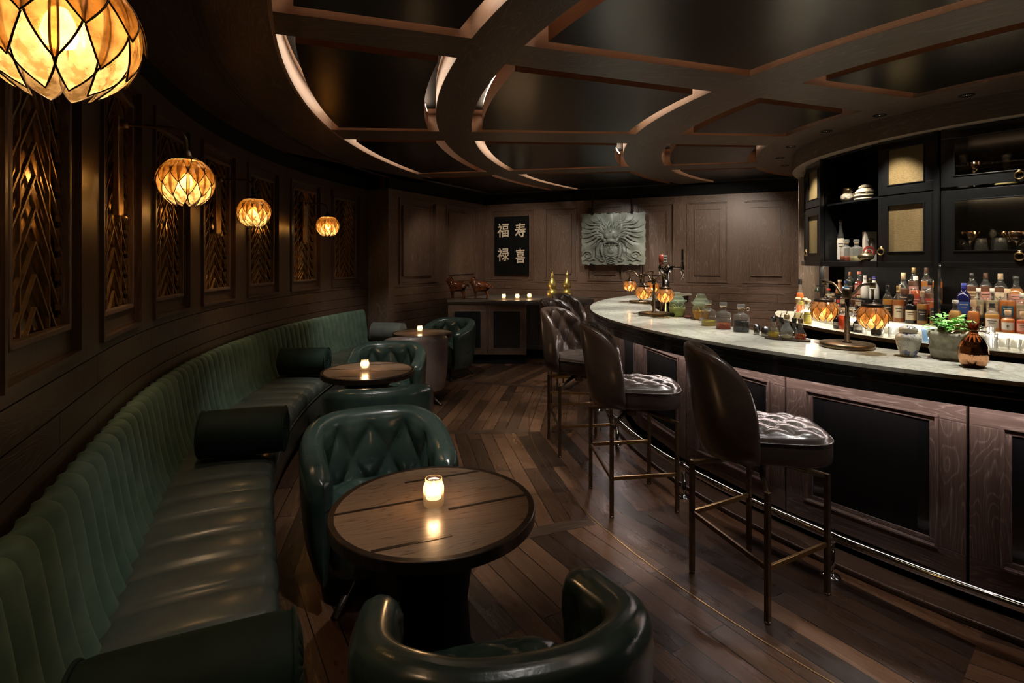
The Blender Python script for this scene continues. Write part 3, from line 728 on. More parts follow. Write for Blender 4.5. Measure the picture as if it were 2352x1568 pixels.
# ================================================================ TUB CHAIRS
def smooth(x): x = max(0, min(1, x)); return x*x*(3-2*x)
def tuft(x, z, w_, h_, z0=0):
    a = x/w_+(z-z0)/h_; b = x/w_-(z-z0)/h_
    return (abs(sin(pi*a))*abs(sin(pi*b)))**.45
def upath(hw, back, front, n=40, inn=.03, ex=2.4):
    pts = [(front-(front)*i/8, -(hw-inn*(1-i/8)**2)) for i in range(8 if front else 0)]
    for i in range(n+1):
        a = -pi/2+pi*i/n; c, s_ = cos(a), sin(a)
        pts.append((-back*abs(c)**(2/ex), hw*abs(s_)**(2/ex)*(1 if s_ > 0 else -1)))
    pts += [(front*i/8, (hw-inn*(i/8)**2)) for i in range(1, 9 if front else 1)]
    q = [pts[0]]
    for p in pts[1:]:
        if math.dist(p, q[-1]) > .004: q.append(p)
    return Path(q)
def tub_chair(mat, mat2, legm):
    t = thing('tub_chair', (0, 0, 0), 'x', 'armchair', 0, 'green leather tub chairs'); U = upath(.305, .275, .26)
    def hh(u): k = abs(u-.5)*2; return .755-.115*smooth((k-.25)/.7)-.03*smooth((k-.85)/.15)
    def shell(u, v):
        x = U.len*u; h = hh(u); k = abs(u-.5)*2
        S_ = [(-.01, .15), (-.035, .24), (-.05, .36), (-.058, .5), (-.062, h-.09), (-.060, h-.045), (-.046, h-.014), (-.018, h), (.016, h-.004), (.042, h-.022), (.056, h-.055),
              (.056, h-.10), (.052, h-.15), (.05, .53), (.05, .46), (.05, .40), (.05, .34), (.03, .15)]
        o, z = prof(S_, v)
        if v > .56 and z > .36: o += .034*(tuft(x-U.len/2, z, .205, .34, h-.085)-.6)*min(1, (v-.56)*10)*min(1, (1-k)*5)
        e = max(0, (k-.9)/.1); sc = sqrt(max(0, 1-e*e)); o = -.004+(o+.004)*(.12+.88*sc); z = z-(z-.35)*.10*(1-sc)*(z > .4)
        p = U.at(x, o); return (p[0], p[1], z)
    m = M(); m.grid(shell, 110, 56)
    for i in (0, 1): m.add([shell(i, j/30) for j in range(31)], [tuple(range(31)) if i else tuple(range(30, -1, -1))], None, True)
    mk('shell', m, mat, t)
    def cush(u, v):
        a = 2*pi*u; c, s_ = cos(a), sin(a); q = [0, .55, .85, .97, 1, 1, .98, .93][min(7, int(v*7+.01))]; z = [.425, .424, .418, .405, .385, .30, .20, .15][min(7, int(v*7+.01))]
        ex = 2/4; return (.035+.25*q*abs(c)**ex*(1 if c > 0 else -1), .262*q*abs(s_)**ex*(1 if s_ > 0 else -1), z)
    CS = [(0, .428), (.2, .428), (.4, .427), (.55, .426), (.7, .424), (.82, .418), (.92, .408), (.98, .39), (1, .36), (1, .30), (.98, .22), (.93, .15)]
    def cush(u, v):
        a = 2*pi*u; c, s_ = cos(a), sin(a); q, z = prof(CS, v); ex = 2/4; x = .035+.25*q*abs(c)**ex*(1 if c > 0 else -1); y = .262*q*abs(s_)**ex*(1 if s_ > 0 else -1)
        if z > .40: z += .022*(tuft(x, y, .15, .15)-.75)*min(1, (1-q)*6)
        return (x, y, z)
    m = M(); m.grid(cush, 96, 40, cu=True); mk('seat_cushion', m, mat2, t)
    for sx in (-1, 1):
        for sy in (-1, 1):
            m = M(); a = (.03*sx, .03*sy, .16); b = (.27*sx, .235*sy, .006)
            m.tube([a, ((a[0]+b[0])/2, (a[1]+b[1])/2, .11), b], [.016, .015, .011], 4, fl=1.7); mk('leg', m, legm, t)
    return t
LEGM = plain('dark_leg', (.05, .035, .025), .35, .6)
c0 = tub_chair(GREEN, GREEN, LEGM)
c5 = tub_chair(TAUPE, GREEN, LEGM)
def place(o, x, y, ang, lb):
    o.location = (x, y, 0); o.rotation_euler = (0, 0, R_(ang)); o['label'] = lb; return o
place(c0, -.03, 1.335, 103, 'dark green leather tub chair seen from behind in the foreground, cropped below')
place(copyt(c0), -.66, 2.63, -66, 'green button-tufted leather tub chair facing the camera behind the nearest table')
place(copyt(c0), -.90, 3.57, 108, 'dark green tub chair seen from behind, its low rim in front of the middle table')
place(copyt(c0), -1.17, 4.97, -86, 'blue-green tufted leather tub chair facing the camera behind the middle table')
place(c5, -1.07, 5.83, 112, 'grey-taupe backed tub chair seen from behind before the farthest table')
o = copyt(c0); place(o, -.86, 7.13, -118, 'green leather tub chair beyond the farthest table near the sideboard doors')

# ================================================================ BAR STOOLS
def bar_stool():
    t = thing('bar_stool', (0, 0, 0), 'x', 'bar stool', 0, 'brown leather bar stools along the counter')
    m = M()
    def pad(u, v):
        a = 2*pi*u; c, s_ = cos(a), sin(a)
        Z = [(0, .784), (.18, .785), (.36, .785), (.54, .784), (.7, .782), (.84, .775), (.94, .760), (.99, .738), (1, .715), (1, .67), (.985, .645), (.95, .638), (0, .638)]
        q, z = prof(Z, v); ex = 2/3.4; x = .05+.25*q*abs(c)**ex*(1 if c > 0 else -1); y = .212*q*abs(s_)**ex*(1 if s_ > 0 else -1)
        if z > .765: z += .014*(tuft(x+.02, y, .13, .16)-.7)*min(1, (1-q)*5)
        return (x, y, z)
    m.grid(pad, 96, 48, cu=True); s_ = mk('seat', m, BROWNS, t)
    m = M(); ring_ = []
    for i in range(64):
        a = 2*pi*i/64; c, q = cos(a), sin(a); ex = 2/3.4; ring_.append((.05+.2505*abs(c)**ex*(1 if c > 0 else -1), .2125*abs(q)**ex*(1 if q > 0 else -1), .740))
    m.tube(ring_, .003, 6, closed=True); mk('piping', m, BROWNS, s_)
    U = upath(.235, .215, .0, inn=.0, ex=2.3)
    def hh(u): k = abs(u-.5)*2; return .78+.365*max(0, 1-k**3.4)**.5
    def shell(u, v):
        x = U.len*u; h = hh(u); k = abs(u-.5)*2
        S_ = [(.02, .632), (-.012, .64), (-.022, .67), (-.026, .74), (-.028, .8*h+.2*.74), (-.027, h-.03), (-.018, h-.008), (0, h), (.018, h-.008), (.03, h-.03), (.036, h-.06), (.036, (h-.06)*.7+.76*.3), (.034, (h-.06)*.35+.76*.65), (.03, .75), (.03, .66), (.02, .632)]
        o, z = prof(S_, v)
        if v > .58 and z > .78: o += .034*(tuft(x-U.len/2, z, .15, .22, 1.05)-.6)*min(1, (1-k)*4)
        e = max(0, (k-.88)/.12); sc = sqrt(max(0, 1-e*e)); o = .004+(o-.004)*(.1+.9*sc)
        p = U.at(x, o); zb = .632+(z-.632); kk = max(0, (z-.64))/.5; bk = cos(pi/2*min(1, k*1.15))
        tp = 1-.16*(max(0, z-.85)/.3)*abs(p[1])/.2                 # the top narrows and leans back
        if z < .72: tp *= 1-.10*((.72-z)/.09)**2
        return (p[0]*.92-.045-.055*kk*bk-.02*kk, p[1]*tp, z)
    m = M(); m.grid(shell, 100, 52)
    for i in (0, 1): m.add([shell(i, j/24) for j in range(25)], [tuple(range(25)) if i else tuple(range(24, -1, -1))], None, True)
    m2 = mk('backrest', m, BROWN, t)
    return t
def stool_base(t, flip=0):
    B = bpy.data.objects.new('base', None); COL.objects.link(B); B.parent = t
    m = M(); m.lathe([(.03, .55), (.03, .60), (.024, .602), (.024, .64)], 20); m.box((0, 0, .636), (.2, .2, .008)); mk('hub', m, BRONZE, B)
    q = .21
    for sx, sy in ((1, 1), (1, -1), (-1, -1), (-1, 1)):
        m = M(); m.box((sx*q, sy*q, .283), (.021, .021, .552)); m.lathe([(.014, 0), (.014, .008), (.008, .012)], 12, c=(sx*q, sy*q, 0))
        d = (sx*q, sy*q, .548); m.tube([(0, 0, .598), (sx*q*.3, sy*q*.3, .592), d], [.018, .018, .0135], 4, fl=.8); mk('leg', m, BRONZE, B, bev=.0015)
    hi, lo = (.297, .234) if not flip else (.234, .297)
    for a, b, z0, z1 in (((q, q), (-q, q), hi, hi), ((-q, q), (-q, -q), hi, lo), ((-q, -q), (q, -q), lo, lo)):
        m = M(); c = ((a[0]+b[0])/2, (a[1]+b[1])/2, (z0+z1)/2); l = math.dist(a, b)-.018
        ang = atan2(b[1]-a[1], b[0]-a[0]); m.T = Matrix.Translation(c) @ Matrix.Rotation(ang, 4, 'Z') @ Matrix.Rotation(-atan2(z1-z0, l), 4, 'Y')
        m.box((0, 0, 0), (l, .013, .022)); mk('footrest', m, BRASS if z0 == z1 else BRONZE, B, bev=.001)
    return B
st0 = bar_stool(); ba = stool_base(st0)
ST = [(1.178, 2.555, 28, -10, 'nearest brown leather bar stool with tufted seat, right of centre in the foreground'),
      (.775, 3.445, 9, -10, 'second nearest bar stool, brown shell back and shiny tufted seat against the bar front'),
      (.555, 4.43, 8, -38, 'third bar stool from the camera, turned to show its tufted inner back'),
      (.60, 5.47, -8, -40, 'fourth bar stool from the camera, half hidden behind the third stool'),
      (.78, 6.28, -15, -44, 'farthest bar stool, beside the rounded end of the marble counter')]
for k, (x, y, ba_, sa, lb) in enumerate(ST):
    o = st0 if k == 0 else copyt(st0)
    o.location = (x, y, 0); o.rotation_euler = (0, 0, R_(sa)); o['label'] = lb
    for ch in o.children:
        if ch.name.startswith('base'): ch.rotation_euler = (0, 0, R_(ba_-sa))

# ================================================================ BAR
rb = lambda t: 4.36-.000115*(t+8)**2
ri = lambda t: 3.69+.0008*max(0, -t-20)
TB0, TB1 = -78, 47
bc = thing('marble_counter', (0, 0, 0), 'long curved marble bar top with a black moulded edge', 'bar counter')
m = M((1, .2, 0)); n = 125; P = [PC(rb(TB0+(TB1-TB0)*i/n)-.006, TB0+(TB1-TB0)*i/n) for i in range(n+1)]; Q = [PC(ri(TB0+(TB1-TB0)*i/n), TB0+(TB1-TB0)*i/n) for i in range(n+1)]
m.prism(P+Q[::-1], 1.045, 1.07); mk('slab', m, MARBLE, bc, bev=.004)
m = M(); PB = arc(rb, TB0, TB1, 125)
pr = [(0, 1.052), (-.002, 1.04), (.0, 1.03), (.012, 1.022), (.012, 1.0), (.02, .985), (.03, .955), (.05, .945), (.12, .942)]
m.grid(lambda u, v: (lambda o: PB.at(PB.len*u, o[0]+.004)+(o[1],))(prof(pr, v)), 125, 16, sm=False); m.prism([PC(rb(TB0+(TB1-TB0)*i/n)-.02, TB0+(TB1-TB0)*i/n) for i in range(n+1)]+[PC(3.74, TB0+(TB1-TB0)*i/n) for i in range(n, -1, -1)], .943, 1.044)
mk('edge_moulding', m, LACQ, bc)
bb = thing('curved_bar', (0, 0, 0), 'curved bar body with framed limed oak panels and black plinth', 'bar')
m = M(); P = arc(3.88, TB0, TB1, 110); m.pbox(P, 0, P.len, -.08, .08, .0, .13); mk('plinth', m, BLK, bb)
m = M(); P = arc(3.90, TB0, TB1, 110); m.pbox(P, 0, P.len, -.10, .10, .13, .9405); mk('carcass', m, BLK, bb)
m = M(); P = arc(4.12, TB0, TB1, 110); m.pbox(P, 0, P.len, -.006, .006, .934, .940); mk('light_strip', m, LEDC, bb)
J = [-75.3, -63.6, -51.8, -40.1, -28.5, -16.8, -5.1, 6.6, 18.3, 30, 41.7]
for k, (a, b) in enumerate(zip(J, J[1:])):
    P = Path([PC(4.03, a+.08), PC(4.03, b-.08)], False); L = P.len
    t = bpy.data.objects.new('front_panel', None); COL.objects.link(t); t.parent = bb
    m = M(); m.pframe(P, 0, L, .125, .94, .115, -.004, .05); m.pframe(P, .115, L-.115, .24, .825, .022, .006, .05); m.pframe(P, .1, L-.1, .225, .84, .012, -.012, .0)
    mk('frame', m, OAKB, t, bev=.0025)
    m = M(); m.pbox(P, .13, L-.13, .016, .03, .255, .81); mk('inset', m, LACQ, t)
# foot rail
fr = thing('foot_rail', (0, 0, 0), 'polished steel foot rail curving along the bottom of the bar', 'foot rail')
P = arc(4.24, TB0, 36, 120); m = M(); m.tube([P.at(P.len*i/160)+(.2,) for i in range(161)], .021, 14); mk('rail', m, CHROME, fr)
for a in (-60.5, -47, -33.5, -20.3, -6.3, 7.5, 21):
    m = M(); c = PC(4.24, a); m.lathe([(.045, 0), (.045, .006), (.03, .014), (.017, .02), (.015, .03), (.015, .18)], 20, c=(c[0], c[1], .0)); m.lathe([(.024, .174), (.027, .18), (.027, .22), (.022, .226)], 16, c=(c[0], c[1], 0)); mk('post', m, CHROME, fr)
m = M(); P = arc(4.09, TB0, TB1, 110); m.pbox(P, 0, P.len, -.07, .09, 0, .03, 's'); o = struct('trim_bar_step', m, OAKD, bev=.008)

# ================================================================ LAMPS
def petal(m, az, R0, ph0, ph1, wmax, sc=1, lift=0, nseg=8, rim=.0016, squash=.9, open_=0):
    nv = 10
    def pt(u, v):   # v 0 top .. 1 tip
        ph = ph0+(ph1-ph0)*v; w_ = wmax*(sin(pi*min(1, v*.62+.28))**.9 if v < .55 else sin(pi*(.55*.62+.28))**.9*max(0, (1-((v-.55)/.45)**1.5)))
        a = az+w_*(u-.5)*2/max(.35, sin(ph)); r = R0*(1+lift*v)*(1-.02*abs(u-.5)*2+open_*v*v)
        return (r*sin(ph)*cos(a), r*sin(ph)*sin(a), r*cos(ph)*squash)
    m.m = 0; m.grid(pt, nseg, nv)
    m.m = 1
    E_ = [pt(0, j/12) for j in range(12)]+[pt(.5, 1)]+[pt(1, j/12) for j in range(11, -1, -1)]
    m.tube(E_, rim, 5, cap=False); m.tube([pt(.5, v) for v in (.0, .08, .16, .3)], rim*.7, 4, cap=False) if 0 else None
def lotus(parent, R0, shell, z, rim, n=10, op=0):
    T_ = [(1.0, .62, R_(26), R_(96), .345), (.965, 0, R_(40), R_(126), .35), (.93, .5, R_(58), R_(156), .36)]
    for k, (q, ph, a0, a1, w_) in enumerate(T_):
        m = M(); petal(m, 0, R0*q, a0, a1, w_, rim=rim, lift=.02, squash=1.0, open_=op*(1, .8, .5)[k]); pr_ = mk('petal', m, [shell, RIM], parent); pr_.location = (0, 0, z); off = [0, .5, 0][k]
        for i in range(n):
            o = pr_ if i == 0 else pr_.copy()
            if i: COL.objects.link(o); o.parent = parent
            o.rotation_euler = (0, 0, 2*pi*(i+off)/n+.2)
BULB = emis("warm_bulb", (1, .74, .42), 60)
BULBT = emis("warm_bulb_small", (1, .64, .32), 60)
def mk_sconce():
    t = thing('wall_lamp', (0, 0, 0), 'x', 'wall lamp', 0, 'lotus wall lamps along the banquette')   # origin on the wall, +x to the room
    m = M(); m.box((-.008, 0, 1.985), (.024, .085, .46)); m.box((-.008, 0, 1.745), (.022, .03, .035)); mk('backplate', m, BRASS, t, bev=.004)
    m = M(); m.lathe([(0, 1.735), (.012, 1.738), (.014, 1.75), (.006, 1.76)], 14, c=(.012, .018, 0)); mk('switch', m, BRASS, t)
    m = M(); L = .265
    A_ = [(.0, 0, 2.185), (.02, 0, 2.185), (L-.07, 0, 2.185)]+[(L-.07+.07*sin(a), 0, 2.115+.07*cos(a)) for a in [R_(x) for x in (15, 30, 45, 60, 75, 90)]]+[(L, 0, 2.06)]
    m.tube(A_, .0085, 10); m.lathe([(.016, 2.165), (.022, 2.17), (.022, 2.2), (.016, 2.205)], 14, c=(.012, 0, 0)); mk('arm', m, BRONZE, t)
    m = M(); m.lathe([(.012, 2.085), (.018, 2.075), (.024, 2.055), (.045, 2.046), (.062, 2.036), (.064, 2.024), (.05, 2.016), (0, 2.016)], 28, c=(L, 0, 0)); mk('canopy', m, BRONZE, t)
    s_ = bpy.data.objects.new('lamp_shade', None); COL.objects.link(s_); s_.parent = t; s_.location = (L, 0, 0)
    lotus(s_, .128, SHELL, 1.925, .0019)
    m = M(); m.lathe([(0, 1.895), (.022, 1.905), (.028, 1.925), (.022, 1.95), (.012, 1.97), (0, 1.975)], 16, c=(L, 0, 0)); mk('bulb', m, BULB, t)
    return t
sc0 = mk_sconce()
SCN = [(.837, 0, 'farthest round lotus wall lamp glowing near the pilaster'), (-.993, 0, 'middle round lotus wall lamp on a curved brass arm'),
       (-2.781, 0, 'large glowing lotus wall lamp with its brass bracket at left'), (-4.60, .03, 'nearest lotus wall lamp, very large and cropped by the top left corner')]
for k, (c, dz, lb) in enumerate(SCN):
    o = sc0 if k == 0 else copyt(sc0); p = WL.at(c, 0); n_ = WL.nr(c); a = atan2(n_[1], n_[0])
    o.location = (p[0], p[1], dz); o.rotation_euler = (0, 0, a); o['label'] = lb
    light('wall_lamp_light', 'POINT', (p[0]+n_[0]*.265, p[1]+n_[1]*.265, 1.925+dz), 70, (1, .68, .38), shadow_soft_size=.03)

def mk_barlamp():
    t = thing('table_lamp', (0, 0, 0), 'x', 'lamp', 0, 'double lotus lamps on the bar')
    m = M(); m.lathe([(0, 0), (.13, 0), (.133, .006), (.133, .02), (.128, .026), (.0, .027)], 48, cap=False); mk('base', m, BRONZE, t)
    m = M(); m.lathe([(.022, .026), (.022, .032), (.0135, .036), (.0135, .17), (.0105, .172), (.0105, .27)], 20); mk('pole', m, BRONZE, t)
    m = M(); m.lathe([(.020, .268), (.022, .272), (.022, .318), (.019, .324), (0, .326)], 24); mk('head', m, BRONZE, t)
    for s_ in (-1, 1):
        m = M(); P_ = [(.018, 0, .292), (.04, 0, .294), (.06, 0, .308), (.08, 0, .33), (.10, 0, .345), (.125, 0, .352), (.15, 0, .353), (.172, 0, .353)]
        m.tube([(s_*p[0], 0, p[2]) for p in P_], .0068, 10); m.lathe([(.0135, .335), (.0135, .362), (.012, .364)], 16, c=(s_*.178, 0, 0)); m.lathe([(.0105, .33), (.0065, .325), (.0065, .27)], 12, c=(s_*.178, 0, 0)); mk('arm', m, BRONZE, t)
        m = M(); m.lathe([(.010, .274), (.016, .27), (.018, .262), (.03, .256), (.05, .252), (.052, .24), (.045, .234), (0, .234)], 28, c=(s_*.178, 0, 0)); mk('canopy', m, DBRONZE, t)
        e = bpy.data.objects.new('lamp_shade', None); COL.objects.link(e); e.parent = t; e.location = (s_*.178, 0, 0)
        lotus(e, .070, SHELLO, .188, .0013, 9, .16)
        m = M(); m.lathe([(0, .16), (.012, .168), (.015, .185), (.01, .2), (0, .206)], 12, c=(s_*.178, 0, 0)); mk('bulb', m, BULBT, t)
    return t
bl0 = mk_barlamp()
for k, (x, y, a, lb) in enumerate([(1.845, 2.93, 97, 'double-headed bronze lotus lamp on the right part of the bar, before the bottles'), (1.235, 4.63, 105, 'double-headed bronze lotus lamp on the bar near the beer tap'),
                                   (1.44, 5.95, 120, 'farthest double-headed lotus lamp behind the beer tap, at the end of the counter')]):
    o = bl0 if k == 0 else copyt(bl0); o.location = (x, y, 1.07); o.rotation_euler = (0, 0, R_(a)); o['label'] = lb
    for s_ in (-1, 1): light('bar_lamp_light', 'POINT', (x+s_*.178*cos(R_(a)), y+s_*.178*sin(R_(a)), 1.255), 12, (1, .62, .3), shadow_soft_size=.015)
# ================================================================ BACK BAR
def cane():
    t = NT('woven_brass_mesh'); c = t.coord('UV', (1, 1, 1))
    ck = t.new('ShaderNodeTexBrick'); ck.inputs['Scale'].default_value = 1; ck.inputs['Brick Width'].default_value = .012; ck.inputs['Row Height'].default_value = .006; ck.inputs['Mortar Size'].default_value = .0011
    ck.inputs['Color1'].default_value = (.25, .19, .085, 1); ck.inputs['Color2'].default_value = (.33, .255, .12, 1); ck.inputs['Mortar'].default_value = (.08, .055, .02, 1)
    t.l(c, ck.inputs[0]); t.l(ck.outputs[0], t.b.inputs['Base Color']); t.set(Roughness=.45, Metallic=.3); t.bump(t.math('SUBTRACT', 1, ck.outputs['Fac']), .6, .002); return t.m
MESH = cane()
LEDW = emis('led_back_bar', (1, .84, .64), 80); LEDS = emis('led_step', (1, .88, .72), 26)
ROSE = plain('rose_gold', (.9, .62, .42), .16, 1)
bk = thing('back_counter', (0, 0, 0), 'pale marble back counter curving under the bottle display', 'counter')
m = M(); P = arc(2.0, -72, 35.5, 100); m.pbox(P, 0, P.len, -.38, .4, .918, .95); mk('slab', m, MARBLE, bk, bev=.003)
m = M(); m.pbox(P, 0, P.len, -.33, .3, 0, .918); mk('base_cabinet', m, BLK, bk)
for a in range(-66, 36, 12):
    m = M(); q = arc(2.335, a, a+11.6, 8); m.pbox(q, 0, q.len, -.008, .005, .12, .88); mk('cabinet_door', m, LACQ, bk)
    m = M(); c = PC(2.355, a+10.5, .80); m.tube([(c[0]+.02*cos(v), c[1]+.0, c[2]+.03*sin(v)) for v in [2*pi*i/16 for i in range(16)]], .003, 6, closed=True); mk('ring_handle', m, STEEL, bk)
ds = thing('bottle_display', (0, 0, 0), 'black lacquered stepped bottle display between back counter and upper cabinets', 'display shelf')
STEP = [(2.13, 1.045), (1.965, 1.12), (1.865, 1.195)]
for k, (r, z) in enumerate(STEP):
    m = M(); P = arc(r-.25, -70, 33, 80); m.pbox(P, 0, P.len, -.25, .0, .9505 if k == 0 else STEP[k-1][1], z); mk('step', m, BLK if k else MARBLE, ds)
m = M(); P = arc(1.70, -72, 36, 80); m.pbox(P, 0, P.len, 0, .03, .951, 1.52); mk('back_panel', m, BLK, ds)
m = M(); P = arc(2.06, -70, 34, 80); m.pbox(P, 0, P.len, -.006, .006, 1.506, 1.511); mk('light_strip', m, LEDW, ds)
m = M(); P = arc(2.14, -70, 34, 80); m.pbox(P, 0, P.len, -.003, .001, 1.02, 1.03); mk('light_strip', m, LEDS, ds)
def ring_handle(m, P, s_, z):
    c = P.at(s_, -.03); n = P.nr(s_); tx, ty = n[1]*-1, n[0]
    m.tube([(c[0]+tx*.026*cos(v), c[1]+ty*.026*cos(v), z+.026*sin(v)) for v in [2*pi*i/20 for i in range(20)]], .0042, 8, closed=True)
    q = P.at(s_, -.02); m.lathe([(.012, -.012), (.012, .012)], 10, c=(q[0], q[1], z+.028))
def door(t, P, s0, s1, z0, z1, fw, inner, hs=None, hz=None):
    e = bpy.data.objects.new('door', None); COL.objects.link(e); e.parent = t
    m = M(); m.pframe(P, s0, s1, z0, z1, fw, -.022, .0); m.pframe(P, s0+fw-.002, s1-fw+.002, z0+fw-.002, z1-fw+.002, .008, -.026, -.002); mk('door_frame', m, LACQ, e, bev=.0015)
    m = M(); m.pbox(P, s0+fw, s1-fw, -.012, -.009, z0+fw, z1-fw); mk('mesh_panel' if inner is MESH else 'glass_pane', m, inner, e)
    if hs is not None: m = M(); ring_handle(m, P, hs, hz); mk('ring_handle', m, BRASS, e)
FV = [(-68, -47.5, 'glass', 'black glass-fronted wall cabinet beyond the right edge of the picture'), (-47.5, -26.9, 'glass', 'black wall cabinet with glass doors showing gold-lit glasses, at right'),
      (-26.9, -14.2, 'mesh', 'narrow black wall cabinet with two woven brass mesh doors'), (-14.2, 4.7, 'open', 'open black wall cabinet with shelves of ornaments and decanters'),
      (4.7, 17, 'mesh', 'sliver of a black cabinet with brass mesh door beside the wooden pillar'), (17, 34, 'open', 'dark open cabinet end hidden behind the wooden pillar')]
ZB, ZS, ZT = 1.525, 2.075, 2.525
for a, b, kind, lb in FV:
    P = Path([PC(2.1, a), PC(2.1, b)], False); L = P.len
    t = thing('back_bar_cabinet', (0, 0, 0), lb, 'cabinet', 0, 'wall cabinets of the back bar')
    m = M()
    def f_(s0, s1, o0, o1, z0, z1, a=1, b=-1, k=.19): m.prism([P.at(s0+a*k*o0, o0), P.at(s1+b*k*o0, o0), P.at(s1+b*k*o1, o1), P.at(s0+a*k*o1, o1)], z0, z1)
    f_(.002, L-.002, .001, .36, ZB, ZB+.018); f_(.002, .016, .001, .36, ZB, ZT, 1, 1); f_(L-.016, L-.002, .001, .36, ZB, ZT, -1, -1); f_(.002, L-.002, .35, .36, ZB, ZT)
    f_(.002, L-.002, .001, .36, ZT-.014, ZT); mk('carcass', m, LACQ, t)
    m = M(); f_(.016, L-.016, .002 if kind == 'open' else .01, .35, ZS-.01, ZS+.006); mk('shelf', m, LACQ, t)
    m = M(); m.pbox(P, .003, .032, -.035, -.001, 1.046, ZT); mk('post', m, LACQ, t, bev=.002) if kind != 'open' else None
    m = M(); m.pbox(P, .002, L-.002, -.026, -.001, ZB-.034, ZB+.012); mk('bottom_rail', m, LACQ, t, bev=.003)
    g = .006
    if kind == 'mesh':
        door(t, P, .03, L-.004, ZS+.006, ZT, .075, MESH); door(t, P, .03, L-.004, ZB+.014, ZS-.004, .075, MESH, L-.028, 1.62)
    elif kind == 'glass':
        door(t, P, .034, L-.004, ZS+.016, ZT, .075, PANE, L/2-.06, ZS+.055); door(t, P, .034, L-.004, ZB+.014, ZS-.01, .075, PANE, L/2-.06, ZB+.05)
        m = M(); m.pbox(P, .05, L-.03, .012, .02, ZS-.014, ZS-.0105); mk('light_strip', m, emis('added_cabinet_glow', (1, .72, .42), 55), t); m = M(); m.pbox(P, .05, L-.03, .012, .02, 2.5, 2.505); mk('light_strip', m, emis('added_cabinet_glow_dim', (1, .6, .35), 5), t)  # glow strips added to brighten the glassware inside

# ---- positions on the curved shelves, from bearing (pixel column) and radius about the bar centre
def spot(px, r):
    s_ = (px-1176)/1222; A = 1+s_*s_; B = -2*(s_*CX+CY); C = CX*CX+CY*CY-r*r; D = B*B-4*A*C
    if D < 0: d = -B/(2*A)
    else: d = (-B-sqrt(D))/(2*A)
    return (s_*d, d)
def zpx(y, d): return 1.55-(y-597)*d/1222
LQ = dict(gold=liquid('whisky_gold', (1, .62, .14)), amber=liquid('whisky_amber', (1, .42, .07)), brown=liquid('whisky_brown', (.30, .09, .02)), orange=liquid('orange_spirit', (.95, .20, .03)),
          red=liquid('red_spirit', (.65, .03, .02)), green=liquid('green_bottle', (.02, .10, .05)), blue=liquid('blue_spirit', (.15, .45, .9)), pale=liquid('pale_spirit', (.85, .80, .55)), purple=liquid('dark_syrup', (.006, .002, .008)),
          yellow=liquid('yellow_syrup', (.85, .72, .14)), rust=liquid('rust_syrup', (.60, .14, .02)), black=plain('black_glass', (.006, .006, .007), .08), dblue=plain('deep_blue_glass', (.008, .01, .07), .12),
          white=plain('white_ceramic', (.72, .72, .68), .3), copper=plain('copper_glass', (.30, .12, .05), .15))
CP = dict(black=plain('black_cap', (.012, .012, .012), .35), gold=plain('gold_cap', (.55, .40, .18), .35, .6), tan=plain('cork_cap', (.55, .42, .26), .7), red=plain('red_cap', (.55, .05, .04), .4), white=plain('white_cap', (.7, .68, .62), .5),
          brown=plain('brown_cap', (.10, .05, .03), .4), pink=plain('salmon_cap', (.6, .22, .16), .5), blue=plain('blue_cap', (.03, .04, .3), .35), copper=plain('copper_cap', (.5, .22, .12), .35, .5), cork=plain('cork', (.50, .34, .2), .85))
LB = dict(cream=plain('cream_label', (.62, .52, .36), .7), dark=plain('dark_label', (.03, .026, .022), .5), white=plain('white_label', (.68, .64, .56), .7), pink=plain('pink_label', (.55, .26, .2), .7), tan=plain('tan_label', (.52, .36, .2), .7),
          teal=plain('teal_label', (.03, .11, .15), .6), blue=plain('blue_label', (.03, .09, .36), .5), yellow=plain('yellow_label', (.55, .48, .10), .6), grey=plain('grey_label', (.25, .22, .19), .6), red=plain('red_label', (.4, .06, .04), .6))
INK = plain('black_ink', (.01, .01, .01), .6); INKW = plain('pale_ink', (.6, .52, .4), .6); INKR = plain('red_ink', (.55, .07, .05), .6)
KN = dict(whisky=[(0, 0), (.92, 0), (1, .02), (1, .56), (.96, .62), (.78, .69), (.5, .74), (.4, .79), (.37, .9), (.40, .905), (.40, .925), (.36, .93)],
          tall=[(0, 0), (.92, 0), (1, .02), (1, .50), (.9, .58), (.6, .68), (.42, .78), (.36, .93), (.42, .935), (.42, .955), (.36, .96)],
          round=[(0, 0), (.8, 0), (.95, .04), (1, .2), (1, .42), (.93, .52), (.7, .61), (.42, .68), (.36, .74), (.36, .88), (.42, .885), (.42, .91)],
          squat=[(0, 0), (.9, 0), (1, .03), (1, .48), (.97, .56), (.80, .63), (.42, .67), (.40, .82), (.44, .83), (.44, .86)],
          square=[(0, 0), (.95, 0), (1, .02), (1, .60), (.95, .65), (.6, .70), (.38, .73), (.36, .84), (.42, .85), (.42, .88)],
          pear=[(0, 0), (.7, 0), (.95, .08), (1, .2), (.9, .36), (.6, .55), (.42, .7), (.36, .84), (.42, .85), (.42, .87)])
def sample(pr, n=3):
    out = []
    for a, b in zip(pr, pr[1:]):
        for i in range(n): out.append((a[0]+(b[0]-a[0])*i/n, a[1]+(b[1]-a[1])*i/n))
    return out+[pr[-1]]
def rad_at(pr, z):
    for a, b in zip(pr, pr[1:]):
        if a[1] <= z <= b[1] and b[1] > a[1]: return a[0]+(b[0]-a[0])*(z-a[1])/(b[1]-a[1])
    return pr[-1][0]
